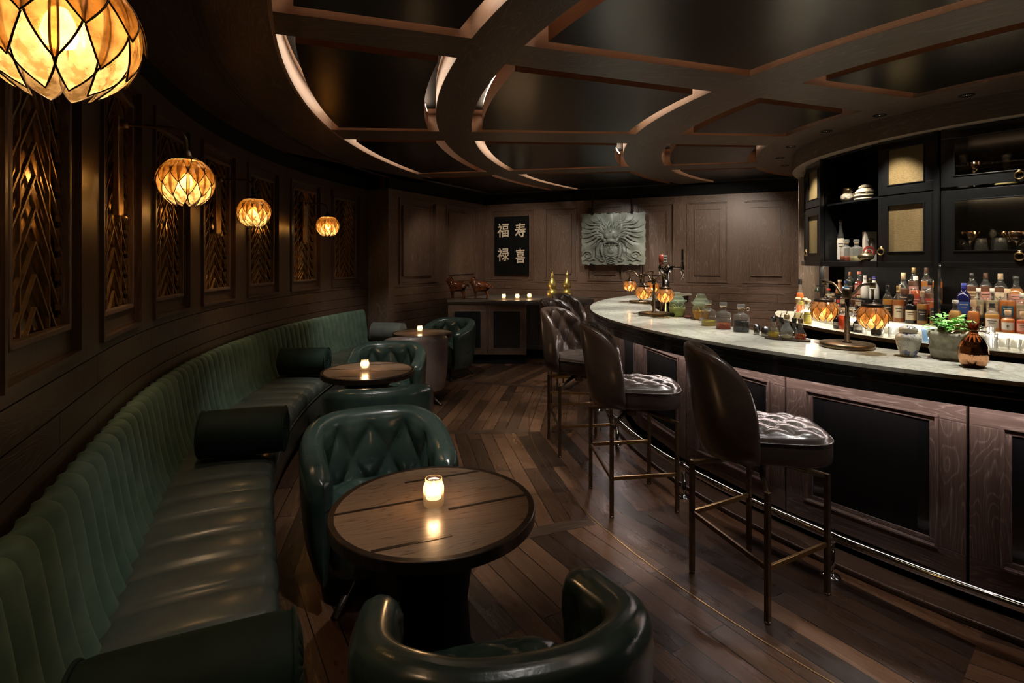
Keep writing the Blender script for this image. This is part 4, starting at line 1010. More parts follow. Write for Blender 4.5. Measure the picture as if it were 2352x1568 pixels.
def patch(pr, r, h, z0, z1, half, az, off=.0008, sq=0, mat=None, parent=None, name='label'):
    m = M(); nz = 6
    def f(u, v):
        a = az-half+2*half*u; z = z0+(z1-z0)*v; q = rad_at(pr, z)*r+off
        if sq: q *= 1+sq*(1/max(abs(cos(a)), abs(sin(a)))-1)
        return (q*cos(a), q*sin(a), z*h)
    m.grid(f, 12, nz, uvf=lambda u, v: (u, v)); return mk(name, m, mat, parent)
TEXTS = []
def text3(parent, s, size, mat, mtx, name='lettering', ext=.0002, off=0, col=None):
    c = bpy.data.curves.new(name, 'FONT'); c.body = s; c.size = size; c.align_x = 'CENTER'; c.align_y = 'CENTER'; c.extrude = ext; c.offset = off; c.resolution_u = 4
    c.materials.append(mat); o = bpy.data.objects.new(name, c); COL.objects.link(o); TEXTS.append(o)
    if parent: o.parent = parent
    o.matrix_local = mtx; return o
def facing(az, r, z):       # matrix of a flat text on a bottle, looking out along azimuth az
    X = Vector((-sin(az), cos(az), 0)); Y = Vector((0, 0, 1)); Z = Vector((cos(az), sin(az), 0))
    m = Matrix((X, Y, Z)).transposed().to_4x4(); m.translation = (cos(az)*r, sin(az)*r, z); return m
def bottle(name, x, y, z, h, r, kind, liq, cap, lab, label, cat='bottle', fill=.66, lz=(.12, .46), group=None, txt=None, clear=None, capk=None, sq=None, half=.95):
    pr = KN[kind]; az = atan2(-y, -x); sq = (.55 if kind == 'square' else 0) if sq is None else sq
    t = thing(name, (x, y, z), label, cat, 0, group); n = 28
    solid = liq in ('black', 'dblue', 'white', 'copper')
    m = M(); m.lathe([(a*r, b*h) for a, b in sample(pr, 2)], n, cap=False, sq=sq, a0=az); mk('body', m, LQ[liq] if solid else (clear or GLASS), t)
    if not solid and liq:
        L_ = [(a*r*.93, .012*h+b*h*.985) for a, b in sample(pr, 3) if b <= fill]; L_.append((0, L_[-1][1])); L_ = [(0, .012*h)]+L_[1:]
        m = M(); m.lathe(L_, n, cap=False, sq=sq, a0=az); mk('liquid', m, LQ[liq], t)
    if cap:
        tz = pr[-1][1]*h; cr = pr[-1][0]*r
        if capk == 'crystal':
            m = M(); m.lathe([(cr*.9, tz-.012), (cr*1.0, tz+.004)], 18); mk('cork', m, CP['cork'], t)
            m = M(); m.lathe([(cr*1.1, tz+.004), (cr*1.35, tz+.01), (cr*1.35, tz+.026), (cr*1.1, tz+.032)], 8, sm=False); mk('stopper', m, GLASSC, t)
        elif capk == 'ball':
            m = M(); m.lathe([(cr*.8, tz-.01), (cr*1.3, tz+.004), (cr*1.9, tz+.018), (cr*1.9, tz+.026), (cr*1.2, tz+.036)], 18); mk('stopper', m, CP[cap], t)
        else:
            m = M(); top = h if h-tz > .014 else tz+.014; low = tz-(.10*h if kind in ('whisky', 'tall', 'squat') else .02*h)
            rr = rad_at(pr, low/h)*r*1.04+.0006; m.lathe([(rr, low), (cr*1.06, tz-.004), (cr*1.1, tz), (cr*1.1, top-.002), (cr*1.0, top)], 20); mk('cap', m, CP[cap], t)
    if lab:
        l = patch(pr, r, h, lz[0], lz[1], half, az, sq=sq, mat=LB[lab], parent=t)
        ink = INKW if lab in ('dark', 'blue', 'teal', 'red') else INK
        if txt:
            for i, ch in enumerate(txt[0]):
                text3(l, ch, txt[1], txt[3] if len(txt) > 3 else ink, facing(az, r*rad_at(pr, (lz[0]+lz[1])/2)+.0022, (lz[0]+(lz[1]-lz[0])*(txt[2][i] if isinstance(txt[2], tuple) else txt[2]))*h))
        else:
            zc = lz[0]+(lz[1]-lz[0])*.72; patch(pr, r, h, zc, zc+.022, half*.62, az, .0013, sq, ink, l, 'printed_line'); patch(pr, r, h, zc-.07, zc-.055, half*.45, az, .0013, sq, ink, l, 'printed_line')
    return t
RA, RB, RC = 2.035, 1.93, 1.81; ZR = {RA: 1.0455, RB: 1.1205, RC: 1.1955}
GB = 'bottles on the stepped back bar display'
BT = [  # pixel column, top row, shelf radius, body radius, kind, liquid, cap, label, text, description
 (2039, 655, RA, .037, 'whisky', 'gold', 'black', 'dark', None, 'golden whisky bottle with black label, leftmost in the middle bay'),
 (2064, 656, RA, .038, 'whisky', 'amber', 'gold', 'cream', None, 'amber bottle with tall cream label and gold cap in the middle bay'),
 (2075, 626, RB, .040, 'whisky', 'brown', 'tan', 'dark', None, 'dark brown whisky bottle with pale cap behind the cream labelled one'),
 (2099, 613, RC, .038, 'whisky', 'brown', 'gold', 'pink', None, 'tall brown bottle with gold cap and pink label, back row of middle bay'),
 (2103, 634, RB, .036, 'round', 'orange', 'white', 'red', None, 'bright orange liqueur bottle with pale cap in the middle bay'),
 (2092, 675, RA, .041, 'squat', 'black', 'black', 'cream', None, 'squat black bottle with cream round label, front of the middle bay'),
 (2128, 612, RC, .038, 'whisky', 'amber', 'brown', 'grey', None, 'tall amber bottle with brown capsule, back row of middle bay'),
 (2153, 614, RC, .034, 'whisky', 'amber', 'gold', 'dark', None, 'tall amber bottle beside the black post, back row'),
 (2118, 668, RA, .036, 'whisky', 'gold', 'cork', 'dark', None, 'half-full golden bottle with dark label, front row of middle bay'),
 (2136, 641, RB, .037, 'whisky', 'brown', 'black', 'red', None, 'dark whisky bottle with red band, second row of middle bay'),
 (2147, 660, RA, .032, 'whisky', 'amber', 'black', 'dark', None, 'amber whisky bottle with black label against the black post'),
 (2194, 689, RA, .042, 'round', 'gold', 'white', None, None, 'rounded golden bottle with pale stopper above the green plant'),
 (2214, 650, RB, .042, 'whisky', 'dblue', 'blue', 'blue', None, 'deep blue bottle with blue label in the right bay'),
 (2233, 626, RC, .038, 'whisky', 'brown', 'black', 'tan', None, 'dark bottle with wide tan label, back row at right'),
 (2264, 626, RC, .038, 'whisky', 'brown', 'brown', 'pink', None, 'dark bottle with salmon pink label, back row at right'),
 (2298, 628, RC, .040, 'whisky', 'brown', 'tan', 'cream', ('市', .028, .5), 'dark bottle with broad tan cap and cream label, back row at right'),
 (2334, 633, RC, .045, 'round', 'amber', 'black', 'pink', None, 'round shouldered amber bottle with black stopper, back row far right'),
 (2247, 661, RB, .036, 'whisky', 'pale', 'white', 'cream', (('余', '市'), .030, (.72, .38)), 'pale bottle with white cap and large brushed characters on its label'),
 (2279, 662, RB, .036, 'whisky', 'pale', 'white', 'cream', None, 'pale bottle with white cap behind the white labelled whisky'),
 (2314, 663, RB, .038, 'square', 'amber', 'tan', 'teal', None, 'amber bottle with dark teal picture label at right'),
 (2236, 689, RA, .036, 'squat', 'amber', 'cork', None, None, 'small amber bottle behind the copper pineapple leaves'),
 (2279, 696, RA, .042, 'whisky', 'gold', 'black', 'white', None, 'golden bottle with black cap and large white label behind the cut glasses'),
 (2315, 712, RA, .039, 'squat', 'amber', 'cork', 'white', ('あかし', .017, .5), 'dark amber bottle with white handwritten label at right'),
 (2348, 674, RB, .034, 'whisky', 'pale', 'white', 'cream', None, 'pale gold bottle with cream label at the right edge, second row'),
 (2350, 715, RA, .037, 'squat', 'orange', 'cork', 'pink', None, 'orange bottle with pink label cut by the right edge of the picture'),
 # left bay
 (1879, 655, RC, .036, 'pear', 'green', 'black', None, None, 'small sea-green bottle at the left end of the display'),
 (1903, 663, RB, .036, 'round', 'pale', 'red', 'white', None, 'clear bottle with red and white top behind the left lamp shade'),
 (1929, 642, RC, .040, 'pear', 'copper', 'tan', None, None, 'copper coloured pear-shaped bottle in the left bay'),
 (1943, 645, RC, .036, 'round', 'blue', 'blue', 'white', None, 'light blue bottle in the left bay'),
 (1953, 624, RC-.055, .036, 'whisky', 'green', 'copper', 'dark', None, 'dark green bottle with copper neck band, back of left bay'),
 (1974, 623, RC-.05, .043, 'round', 'red', 'pink', 'pink', None, 'red bottle with long salmon cap, tallest in the left bay'),
 (1987, 634, RC+.01, .036, 'tall', 'white', 'white', None, None, 'tall frosted white bottle right of the lamp arm'),
 (1999, 638, RC-.06, .034, 'whisky', 'brown', 'brown', 'white', None, 'brown capped bottle behind the frosted white ones'),
 (2008, 636, RC, .038, 'tall', 'white', 'blue', None, None, 'frosted white bottle with blue top beside the cabinet post'),
 (1913, 674, RB, .030, 'squat', 'brown', 'cork', 'white', None, 'small dark bottle with cork in the left bay, second row'),
 (1925, 688, RA, .028, 'squat', 'rust', 'red', 'white', None, 'small red capped bitters bottle with white label'),
 (1937, 672, RB, .030, 'squat', 'brown', 'white', 'cream', None, 'small brown bottle with pale top behind the lamp pole'),
 (1949, 690, RA, .032, 'squat', 'black', 'black', 'white', None, 'small black bottle with white label left of the lamp pole'),
 (1961, 676, RB, .030, 'squat', 'brown', 'copper', None, None, 'small dark bottle with copper cap in the left bay'),
 (1972, 678, RB, .030, 'squat', 'brown', 'tan', 'cream', None, 'small dark bottle with tan cork behind the right lamp arm'),
 (1966, 700, RA, .032, 'squat', 'black', 'brown', 'grey', None, 'squat dark bottle between the lamp pole and the right shade'),
 (1983, 690, RA, .033, 'squat', 'brown', 'black', None, None, 'dark bottle behind the canopy of the right lamp shade'),
]
for px, yt, r, br, kind, liq, cap, lab, txt, desc in BT:
    x, y = spot(px, r); z = ZR.get(r, 1.1955); h = zpx(yt, y)-z
    bottle('liquor_bottle', x, y, z, h, br, kind, liq, cap, lab, desc, fill=.62 if kind != 'whisky' else .60, group=GB, txt=txt)
# on the back counter, left end
for px, yt, r, br, kind, liq, cap, lab, desc, kw in [
  (1838, 640, 2.20, .040, 'tall', 'amber', 'black', 'yellow', 'tall brown glass bottle with gold label before the wooden pillar', dict(lz=(.35, .5))),
  (1833, 684, 2.27, .033, 'squat', 'pale', 'tan', None, 'left one of the cork stoppered clear jars on the back counter', dict(capk='ball', fill=.4)),
  (1849, 685, 2.23, .034, 'squat', 'pale', 'tan', None, 'middle clear jar with round cork stopper on the back counter', dict(capk='ball', fill=.4)),
  (1855, 688, 2.31, .037, 'squat', 'yellow', 'tan', 'yellow', 'clear jar with yellow label and cork stopper on the back counter', dict(capk='ball', fill=.3, lz=(.1, .5))),
  (1923, 716, 2.27, .031, 'squat', 'black', 'black', 'white', 'short black bottle standing on the counter right of the left shade', dict(lz=(.2, .4))),
  (1938, 707, 2.25, .040, 'square', 'rust', 'cork', None, 'short square bottle of rust syrup behind the lamp pole', dict()),
  (1956, 706, 2.27, .044, 'square', 'purple', 'white', None, 'clear decanter half full of black syrup right of the lamp pole', dict(capk='crystal', fill=.38)),
  (1972, 722, 2.28, .040, 'round', 'black', 'black', 'white', 'round black bottle with a white disc label under the right shade', dict(lz=(.15, .5)))]:
    x, y = spot(px, r); h = zpx(yt, y)-.9505
    bottle('liquor_bottle', x, y, .9505, h, br, kind, liq, cap, lab, desc, group='bottles standing on the back counter', **kw)

# ---- glassware on the back counter
def vessel(name, x, y, z, prof_, mat, label, cat='glass', n=32, group=None, ribs=None, wall=.003, rz=0, part='bowl', extra=None):
    t = thing(name, (x, y, z), label, cat, rz, group); m = M(); m.lathe(prof_, n, cap=False, ribs=ribs); mk(part, m, mat, t)
    if extra: extra(t)
    return t
def tum(r, h, b=.012, t=.003): return [(0, 0), (r*.88, 0), (r*.9, .003), (r, h), (r-t, h), (r*.9-t, b), (0, b)]
JG = 'steel jiggers on the back counter'
for px, yb, r, h, lb in [(1985, 0, .019, .062, 'small glass under the right lamp shade'), (2008, 0, .026, .085, 'polished steel cup, left of the pair'), (2021, 0, .026, .088, 'polished steel cup, right of the pair')]:
    x, y = spot(px, 2.335); vessel('jigger' if h > .07 else 'shot_glass', x, y, .9505, tum(r, h, .004, .0015), STEEL if h > .07 else GLASSC, lb+' on the back counter', 'cup')
for px, r_, r, h, mat, lb in [(2053, 2.33, .038, .085, GLASSC, 'cut glass tumbler behind the blue and white jar'), (2080, 2.30, .038, .085, GLASS, 'clear tumbler right behind the jar lid'),
        (2134, 2.32, .046, .105, thin('bluish_glass', (.7, .82, .95), alpha=.3, body=(.3, .45, .6)), 'bluish tall tumbler left of the stone planter'),
        (2248, 2.34, .034, .10, GLASSC, 'cut crystal tumbler stacked behind the copper pineapple, left'), (2276, 2.34, .036, .11, GLASSC, 'cut crystal tumbler right behind the copper pineapple'), (2268, 2.27, .042, .14, GLASSC, 'tall cut crystal glass with upright ribs, behind the others'),
        (2303, 2.34, .036, .085, GLASS, 'plain clear tumbler, first of the front row at right'), (2331, 2.34, .036, .085, GLASS, 'plain clear tumbler, second of the front row at right'), (2357, 2.34, .036, .085, GLASS, 'plain clear tumbler cut by the right edge of the picture')]:
    x, y = spot(px, r_); vessel('tumbler', x, y, .9505, tum(r, h), mat, lb, 'glass', 40, 'tumblers on the back counter', (20, .025) if mat is GLASSC else None)
# ---- inside the glass cabinets
def cone(t_, R0, z0, z1, stem=True):
    m = M(); m.lathe([(0, z0), (.004, z0), (R0, z1), (R0-.002, z1), (0, z0+.006)], 32, cap=False); mk('bowl', m, ROSE, t_)  # gold light on the glass put into the bowl's colour
    m = M(); m.lathe([(.028, 0), (.028, .003), (.006, .007), (.004, .02), (.004, z0+.002)], 24, cap=False); mk('stem', m, ROSE if z1 > 3 else GLASSC, t_)
ZL, ZU = ZB+.0185, ZS+.0065
for px, r_, lb in [(2228, 1.96, 'gold-lit martini glass at left in the lower glass cabinet'), (2318, 1.87, 'gold-lit martini glass half hidden behind the decanter'), (2335, 1.98, 'front gold-lit martini glass at right in the lower glass cabinet')]:
    x, y = spot(px, r_); t = thing('martini_glass', (x, y, ZL), lb, 'glass', 0, 'martini glasses in the lower cabinet'); zt = zpx(532, y)-ZL; cone(t, .062, zt*.52, zt)  # rim height follows the edge of the gold light
for px, r_, lb in [(2213, 1.86, 'round tumbler at the left of the lower glass cabinet'), (2254, 1.97, 'rounded brandy glass left of the decanter in the lower cabinet'), (2299, 1.98, 'rounded brandy glass right of the decanter in the lower cabinet'), (2352, 1.84, 'rounded brandy glass at the right edge of the lower cabinet')]:
    x, y = spot(px, r_); vessel('brandy_glass', x, y, ZL, [(0, 0), (.018, 0), (.028, .01), (.042, .05), (.044, .08), (.038, .13), (.032, .165), (.030, .165), (.042, .08), (.025, .014), (0, .014)], GLASS, lb, 'glass', 32, 'brandy glasses in the lower cabinet')
x, y = spot(2281, 1.84); t = thing('decanter', (x, y, ZL), 'wide-based crystal decanter with faceted stopper in the lower cabinet', 'decanter')
m = M(); m.lathe([(0, 0), (.056, 0), (.058, .006), (.03, .05), (.014, .085), (.012, .13), (.03, .15), (.012, .151)], 28, cap=False); mk('body', m, GLASSC, t)
m = M(); m.lathe([(.008, .14), (.009, .165), (.02, .19), (.022, .21), (.012, .228), (0, .232)], 10, sm=False); mk('stopper', m, GLASSC, t)
x, y = spot(2238, 1.80); t = thing('ink_bottle', (x, y, ZL), 'low gold bottle with short neck behind the glasses in the lower cabinet', 'bottle'); m = M(); m.lathe([(0, 0), (.05, 0), (.052, .02), (.035, .04), (.014, .05), (.012, .06), (.016, .065), (.016, .075), (0, .076)], 24, cap=False); mk('body', m, ROSE, t)
x, y = spot(2212, 1.95); t = thing('hourglass_decanter', (x, y, ZU), 'tall clear hourglass-shaped decanter in the upper glass cabinet', 'decanter'); m = M(); m.lathe([(0, 0), (.045, 0), (.04, .03), (.022, .09), (.025, .13), (.03, .15), (.02, .165), (.028, .19), (.028, .2), (.018, .215), (.03, .26), (0, .262)], 24, cap=False); mk('body', m, GLASSC, t)
x, y = spot(2238, 1.98); t = thing('martini_glass', (x, y, ZU), 'gold-toned martini glass in the upper glass cabinet', 'glass', 0, None); cone(t, .055, .10, .185)
x, y = spot(2311, 1.95); t = thing('flared_carafe', (x, y, ZU), 'tall narrow-necked carafe with yellow-green base in the upper cabinet', 'carafe'); m = M(); m.lathe([(0, 0), (.07, 0), (.06, .02), (.03, .05), (.018, .10), (.02, .17), (.03, .22), (.028, .22), (.016, .17), (.014, .1), (0, .03)], 24, cap=False); mk('body', m, GLASSC, t); m = M(); m.lathe([(0, .003), (.066, .003), (.058, .018), (0, .03)], 24, cap=False); mk('liquid', m, LQ['yellow'], t)
# ---- open cabinet
BONE = noisy('pale_carved_stone', (.32, .27, .18), (.62, .56, .42), 40, .6, bm=1.0)
AGED = noisy('aged_brass_pot', (.20, .16, .09), (.36, .29, .16), 12, .3, metal=.9)
def carved(px, r_, R0, h, lb, mat, name='carved_ornament', sub=1, fr=14, am=.05):
    x, y = spot(px, r_); t = thing(name, (x, y, ZU), lb, 'ornament'); m = M()
    def f(u, v):
        a = 2*pi*u; b = pi*(v*.93+.04)-pi/2; q = 1+am*sin(a*fr)*sin(v*pi*7); rr = R0*cos(b)**.7*q; return (rr*cos(a), rr*sin(a), h/2+h/2*sin(b)*1.0)
    m.grid(f, 60, 26, cu=True); mk('body', m, mat, t); return t
carved(1911, 1.98, .050, .105, 'round knobbly stone ornament, leftmost on the top open shelf', BONE)
t = carved(1931, 1.86, .045, .10, 'carved face ornament, second on the top open shelf', AGED, fr=6, am=.12); m = M(); m.lathe([(.03, .10), (.034, .12), (.02, .14), (0, .145)], 20); mk('crown', m, AGED, t)
t = carved(1951, 1.98, .075, .09, 'wide marbled shell bowl, third on the top open shelf', noisy('marbled_shell', (.2, .18, .13), (.66, .62, .5), 18, .3), fr=8, am=.03); m = M(); m.lathe([(.05, .08), (.055, .09), (.055, .13), (.05, .13)], 24); mk('lid', m, AGED, t)
t = carved(1988, 1.98, .078, .11, 'stacked carved pale box with coiled lid, rightmost on the top shelf', BONE, fr=10, am=.04); 
for k, (a, b) in enumerate(((.085, .0), (.084, .03), (.08, .06))): m = M(); m.lathe([(.02, b), (a, b), (a, b+.016), (.02, b+.018)], 28); mk('tier', m, BONE, t)
m = M(); m.lathe([(.05, .10), (.055, .115), (.03, .135), (0, .14)], 20); mk('lid', m, BONE, t)
ZL2 = ZB+.0185
x, y = spot(1931, 2.0); bottle('liquor_bottle', x, y, ZL2, zpx(507, y)-ZL2, .034, 'tall', 'pale', 'white', 'white', 'tall clear bottle with glass stopper and white label on the lower open shelf', fill=.5, lz=(.03, .56), capk='crystal')
for px, r_, lb, lq in ((1944, 2.03, 'left square crystal decanter on the lower open shelf', 'rust'), (1967, 2.03, 'right square crystal decanter on the lower open shelf', 'pale')):
    x, y = spot(px, r_); bottle('crystal_decanter', x, y, ZL2, zpx(545, y)-ZL2-.03, .043, 'square', lq, 'white', None, lb, 'decanter', fill=.25, capk='crystal', clear=GLASSC, group='square decanters on the open shelf')
for px, r_, R0, lb in ((1920, 1.95, .045, 'small round brass pot at the left of the lower open shelf'), (1989, 2.06, .062, 'wide flat round brass pot at the right of the lower open shelf')):
    x, y = spot(px, r_); t = thing('brass_pot', (x, y, ZL2), lb, 'pot'); m = M(); m.lathe([(0, 0), (R0*.5, 0), (R0*.9, R0*.3), (R0, R0*.6), (R0*.9, R0*.85), (R0*.5, R0*1.05), (R0*.35, R0*1.12), (R0*.38, R0*1.2)], 32, cap=False); mk('body', m, AGED, t)
    m = M(); m.lathe([(R0*.38, R0*1.18), (R0*.3, R0*1.3), (R0*.08, R0*1.35), (R0*.1, R0*1.5), (0, R0*1.55)], 20); mk('lid', m, AGED, t)
x, y = spot(1997, 1.90); t = thing('gift_carton', (x, y, ZL2), 'white carton with a red round emblem on the lower open shelf', 'box', R_(-15)); m = M(); m.box((0, 0, .13), (.09, .07, .26)); mk('carton', m, LB['white'], t)
m = M(); m.T = Matrix.Translation((-.015, -.0365, .085)) @ Matrix.Rotation(pi/2, 4, 'X'); m.lathe([(.032, 0), (.048, .0)], 32, cap=False); m.lathe([(0, .0), (.018, .0)], 20, cap=False); mk('emblem', m, INKR, t)
m = M()
for a, b in (((-.03, .17), (.03, .175)), ((-.025, .2), (.025, .19)), ((0, .21), (-.02, .14)), ((.01, .2), (.03, .15))): m.tube([(a[0], -.0365, a[1]), ((a[0]+b[0])/2, -.0365, (a[1]+b[1])/2+.008), (b[0], -.0365, b[1])], .002, 5)
mk('brush_mark', m, INK, t)

# ================================================================ THINGS ON THE MARBLE COUNTER
ZM = 1.0702
GL2 = 'square ribbed bottles on the bar'
for x, y, h, liq, fill, lb in ((1.44, 3.90, .205, 'yellow', .40, 'left ribbed glass bottle on the bar, half full of yellow syrup'), (1.475, 3.715, .207, 'rust', .26, 'middle ribbed glass bottle on the bar with red-brown liquid'), (1.535, 3.565, .207, 'purple', .42, 'right ribbed glass bottle on the bar with dark purple liquid')):
    t = bottle('syrup_bottle', x, y, ZM, h-.032, .048, 'square', liq, 'cork', None, lb, 'bottle', fill=fill, capk='crystal', clear=GLASSR, group=GL2, sq=.35)
    m = M(); m.tube([(.021*cos(a), .021*sin(a), h-.052+.003*sin(a*3)) for a in [2*pi*i/24 for i in range(24)]], .0022, 6, closed=True); mk('cork_cord', m, CP['cork'], t)
    if liq == 'purple':
        m = M(); m.tube([(.045+.011*cos(a), 0, h-.058+.011*sin(a)) for a in [2*pi*i/16 for i in range(16)]], .0028, 6, closed=True); mk('tag_ring', m, CP['tan'], t)
def infusion(x, y, lq, hl, lb, stick):
    t = thing('infusion_jar', (x, y, ZM), lb, 'jar', 0, 'lidded infusion jars on the bar')
    m = M(); m.lathe([(0, 0), (.045, 0), (.055, .01), (.066, .05), (.07, .08), (.064, .105), (.058, .115), (.06, .118)], 36, cap=False, ribs=(12, .01)); mk('jar', m, GLASSG, t)
    m = M(); m.lathe([(0, .006), (.043, .006), (.063, .05), (.066, hl), (0, hl)], 30, cap=False); mk('liquid', m, lq, t)
    m = M(); m.lathe([(.06, .118), (.082, .138), (.078, .142), (.06, .132), (.062, .15), (.05, .165), (.04, .18), (.042, .184), (.032, .198), (.034, .203), (.022, .208), (.0, .209)], 36, cap=False, ribs=(12, .02)); mk('lid', m, GLASSG, t)
    m = M(); random.seed(int(x*100))
    for k in range(9): a = random.uniform(0, 6.3); b = a+random.uniform(2, 4); m.tube([(.045*cos(a), .045*sin(a), .012), (.05*cos(b), .05*sin(b), random.uniform(.07, .1))], .004, 6)
    mk('herb_sticks', m, stick, t); return t
infusion(1.405, 4.53, liquid('herb_water', (.75, .78, .42)), .075, 'left green glass infusion jar with pale lemongrass, by the beer tap', plain('lemongrass', (.35, .40, .18), .5))
infusion(1.525, 4.29, LQ['gold'], .07, 'right green glass infusion jar with brown sticks, left of the syrup bottles', plain('cinnamon', (.4, .2, .06), .6))
# saucer, stopper ball and small bowl between them
x, y = 1.33, 4.33
vessel('sauce_dish', 1.455, 4.395, ZM, [(0, 0), (.02, 0), (.036, .012), (.038, .018), (.035, .018), (.018, .006), (0, .006)], plain('red_brown_glaze', (.14, .05, .04), .25), 'small red-brown dish between the two infusion jars', 'dish', part='dish')
vessel('black_stopper', 1.355, 4.50, ZM, [(0, 0), (.015, .002), (.022, .015), (.02, .03), (0, .036)], BLK, 'small round black stopper beside the left infusion jar', 'stopper', part='knob')
vessel('shot_glass', 1.46, 4.10, ZM, tum(.018, .035), GLASS, 'tiny clear glass before the right infusion jar', 'glass')
# cups and bitters tray
for x, y, r, h, lb in ((1.575, 3.425, .020, .062, 'narrow steel jigger just right of the purple syrup bottle'), (1.605, 3.36, .030, .055, 'short steel cup left of the bitters tray')): vessel('jigger', x, y, ZM, tum(r, h, .004, .0015), STEEL, lb, 'cup', part='cup')
tx, ty, ta = 1.655, 3.20, R_(-38)
t = thing('bitters_tray', (tx, ty, ZM), 'long rounded dark wooden tray holding dasher bottles on the bar', 'tray', ta)
m = M(); pts = [(.075+.05*cos(a), .05*sin(a)) for a in [R_(-90+i*12) for i in range(16)]]+[(-.075-.05*cos(a), -.05*sin(a)) for a in [R_(-90+i*12) for i in range(16)]]; m.prism(pts, 0, .010); mk('board', m, OAKD, t, bev=.003)
def dasher(dx, dy, s_, liq, fill, cap, lb, R0=.030, H=.115, cut=False):
    a = ta; x = tx+dx*cos(a)-dy*sin(a); y = ty+dx*sin(a)+dy*cos(a)
    t = thing('dasher_bottle', (x, y, ZM+.0102), lb, 'bottle', 0, 'bitters bottles on the tray'); pr = [(0, 0), (R0*.85, 0), (R0, .006), (R0, .030), (R0*.8, .045), (R0*.5, .062), (.0125, .075), (.012, H-.01), (.014, H)]
    if cut: pr = [(0, 0), (R0*.6, 0), (R0*.85, .012), (R0, .034), (R0*.9, .052), (R0*.55, .075), (.015, .088), (.014, H-.01), (.016, H)]
    m = M(); m.lathe(pr, 28, cap=False, ribs=(14, .04) if cut else None); mk('body', m, GLASSC if cut else GLASS, t)
    if liq: m = M(); m.lathe([(0, .003)]+[(max(0, a_*.92), max(.003, b_)) for a_, b_ in pr[1:] if b_ <= fill]+[(0, fill)], 24, cap=False); mk('liquid', m, LQ[liq], t)
    m = M(); m.lathe([(.0125, H-.02), (.014, H), (.015, H+.006), (.006, H+.01)], 16); mk('stopper', m, CP[cap], t)
    m = M(); m.tube([(0, 0, H+.008), (.0, 0, H+.02), (.003, -.002, H+.03), (.008, -.004, H+.036)], [.0035, .0025, .002, .0016], 8); mk('spout', m, STEEL if cap != 'red' else COPPER, t)
dasher(-.075, .0, 1, 'yellow', .034, 'black', 'dasher bottle with yellow bitters at the left end of the tray')
dasher(.0, -.012, 1, 'pale', .03, 'gold', 'large cut-crystal dasher bottle in the middle of the tray', .038, .135, True)
dasher(.072, -.006, 1, 'rust', .030, 'brown', 'dasher bottle with amber bitters at the right end of the tray')
dasher(-.045, .052, 1, None, 0, 'black', 'empty dasher bottle behind the yellow one', .018, .11)
dasher(.028, .055, 1, None, 0, 'black', 'empty dasher bottle behind the crystal one', .018, .11)
# beer tap
TWX, TWY = 1.405, 4.86
t = thing('beer_tap', (TWX, TWY, ZM), 'curved chrome beer tower with two taps and a dark handle', 'beer tap', R_(0))
m = M(); m.lathe([(.062, 0), (.062, .008), (.058, .02), (.05, .06), (.04, .11), (.034, .16), (.034, .30)], 32); mk('base', m, CHROME, t)
m = M(); m.tube([(0, 0, .29), (0, 0, .34), (.005, 0, .375), (.02, 0, .40), (.05, 0, .415)], [.034, .036, .038, .034, .03], 20); m.tube([(0, 0, .37), (-.02, 0, .395), (-.04, 0, .41)], [.036, .03, .02], 16); mk('tower_head', m, CHROME, t)
m = M(); m.tube([(.05, 0, .415), (.09, 0, .412), (.145, 0, .408)], [.014, .011, .011], 14); mk('tap_arm', m, CHROME, t)
m = M(); m.lathe([(.0055, .29), (.009, .33), (.010, .365), (.016, .37), (.017, .39), (.019, .41), (.017, .43), (.012, .44), (.014, .46), (.009, .47)], 18, c=(.152, 0, 0)); mk('faucet', m, CHROME, t)
m = M(); m.lathe([(.008, .47), (.012, .49), (.0095, .51), (.010, .52), (.009, .57), (.010, .578), (0, .58)], 16, c=(.152, 0, 0)); mk('tap_handle', m, CP['black'], t)
m = M(); m.tube([(-.04, 0, .41), (-.06, -.02, .41)], .012, 12); m.lathe([(.006, .35), (.012, .39), (.015, .42), (.008, .44)], 16, c=(-.06, -.025, 0)); mk('faucet', m, CHROME, t)
m = M(); m.T = Matrix.Translation((-.045, -.03, .485)); m.lathe([(.018, -.045), (.026, -.03), (.028, 0), (.026, .03), (.018, .045)], 20); mk('tap_badge', m, plain('badge_red', (.3, .05, .03), .3), t)
m = M(); m.box((-.02, -.05, .485), (.034, .012, .075)); mk('tap_badge', m, LB['white'], t)
m = M(); 
for k in range(3): m.box((-.02, -.057, .46+k*.024), (.026, .002, .007))
mk('badge_print', m, INK, t)
m = M(); m.tube([(.05, .02, .405), (.03, .03, .35), (.028, .035, .2), (.03, .04, .05)], .003, 8); mk('hose', m, STEEL, t)
# ginger jar, planter, pineapple
def ginger():
    g = NT('blue_white_glaze'); c = g.coord('Object', (1, 1, 1)); v = g.new('ShaderNodeTexVoronoi'); v.inputs['Scale'].default_value = 24; g.l(c, v.inputs[0]); n = g.noise(c, 55, 2)
    flo = g.ramp(v.outputs['Distance'], .50, .40); petals = g.math('MULTIPLY', flo, g.ramp(n, .40, .55))
    vine = g.ramp(g.math('ABSOLUTE', g.math('SUBTRACT', g.noise(c, 30, 3, .5, 1.5), .5)), .022, .008)
    col = g.mix(petals, (.74, .71, .58), (.035, .05, .17)); col = g.mix(g.math('MULTIPLY', vine, .9), col, (.06, .06, .13)); g.l(col, g.b.inputs['Base Color']); g.set(Roughness=.15, Coat_Weight=.5); return g.m
GJ = ginger()
t = thing('ginger_jar', (1.985, 2.665, ZM), 'blue and white floral porcelain jar with domed lid on the bar', 'jar'); m = M(); m.lathe([(0, 0), (.034, 0), (.036, .006), (.035, .012), (.046, .04), (.054, .075), (.054, .095), (.045, .112), (.034, .118), (.034, .124)], 44, cap=False); mk('body', m, GJ, t)
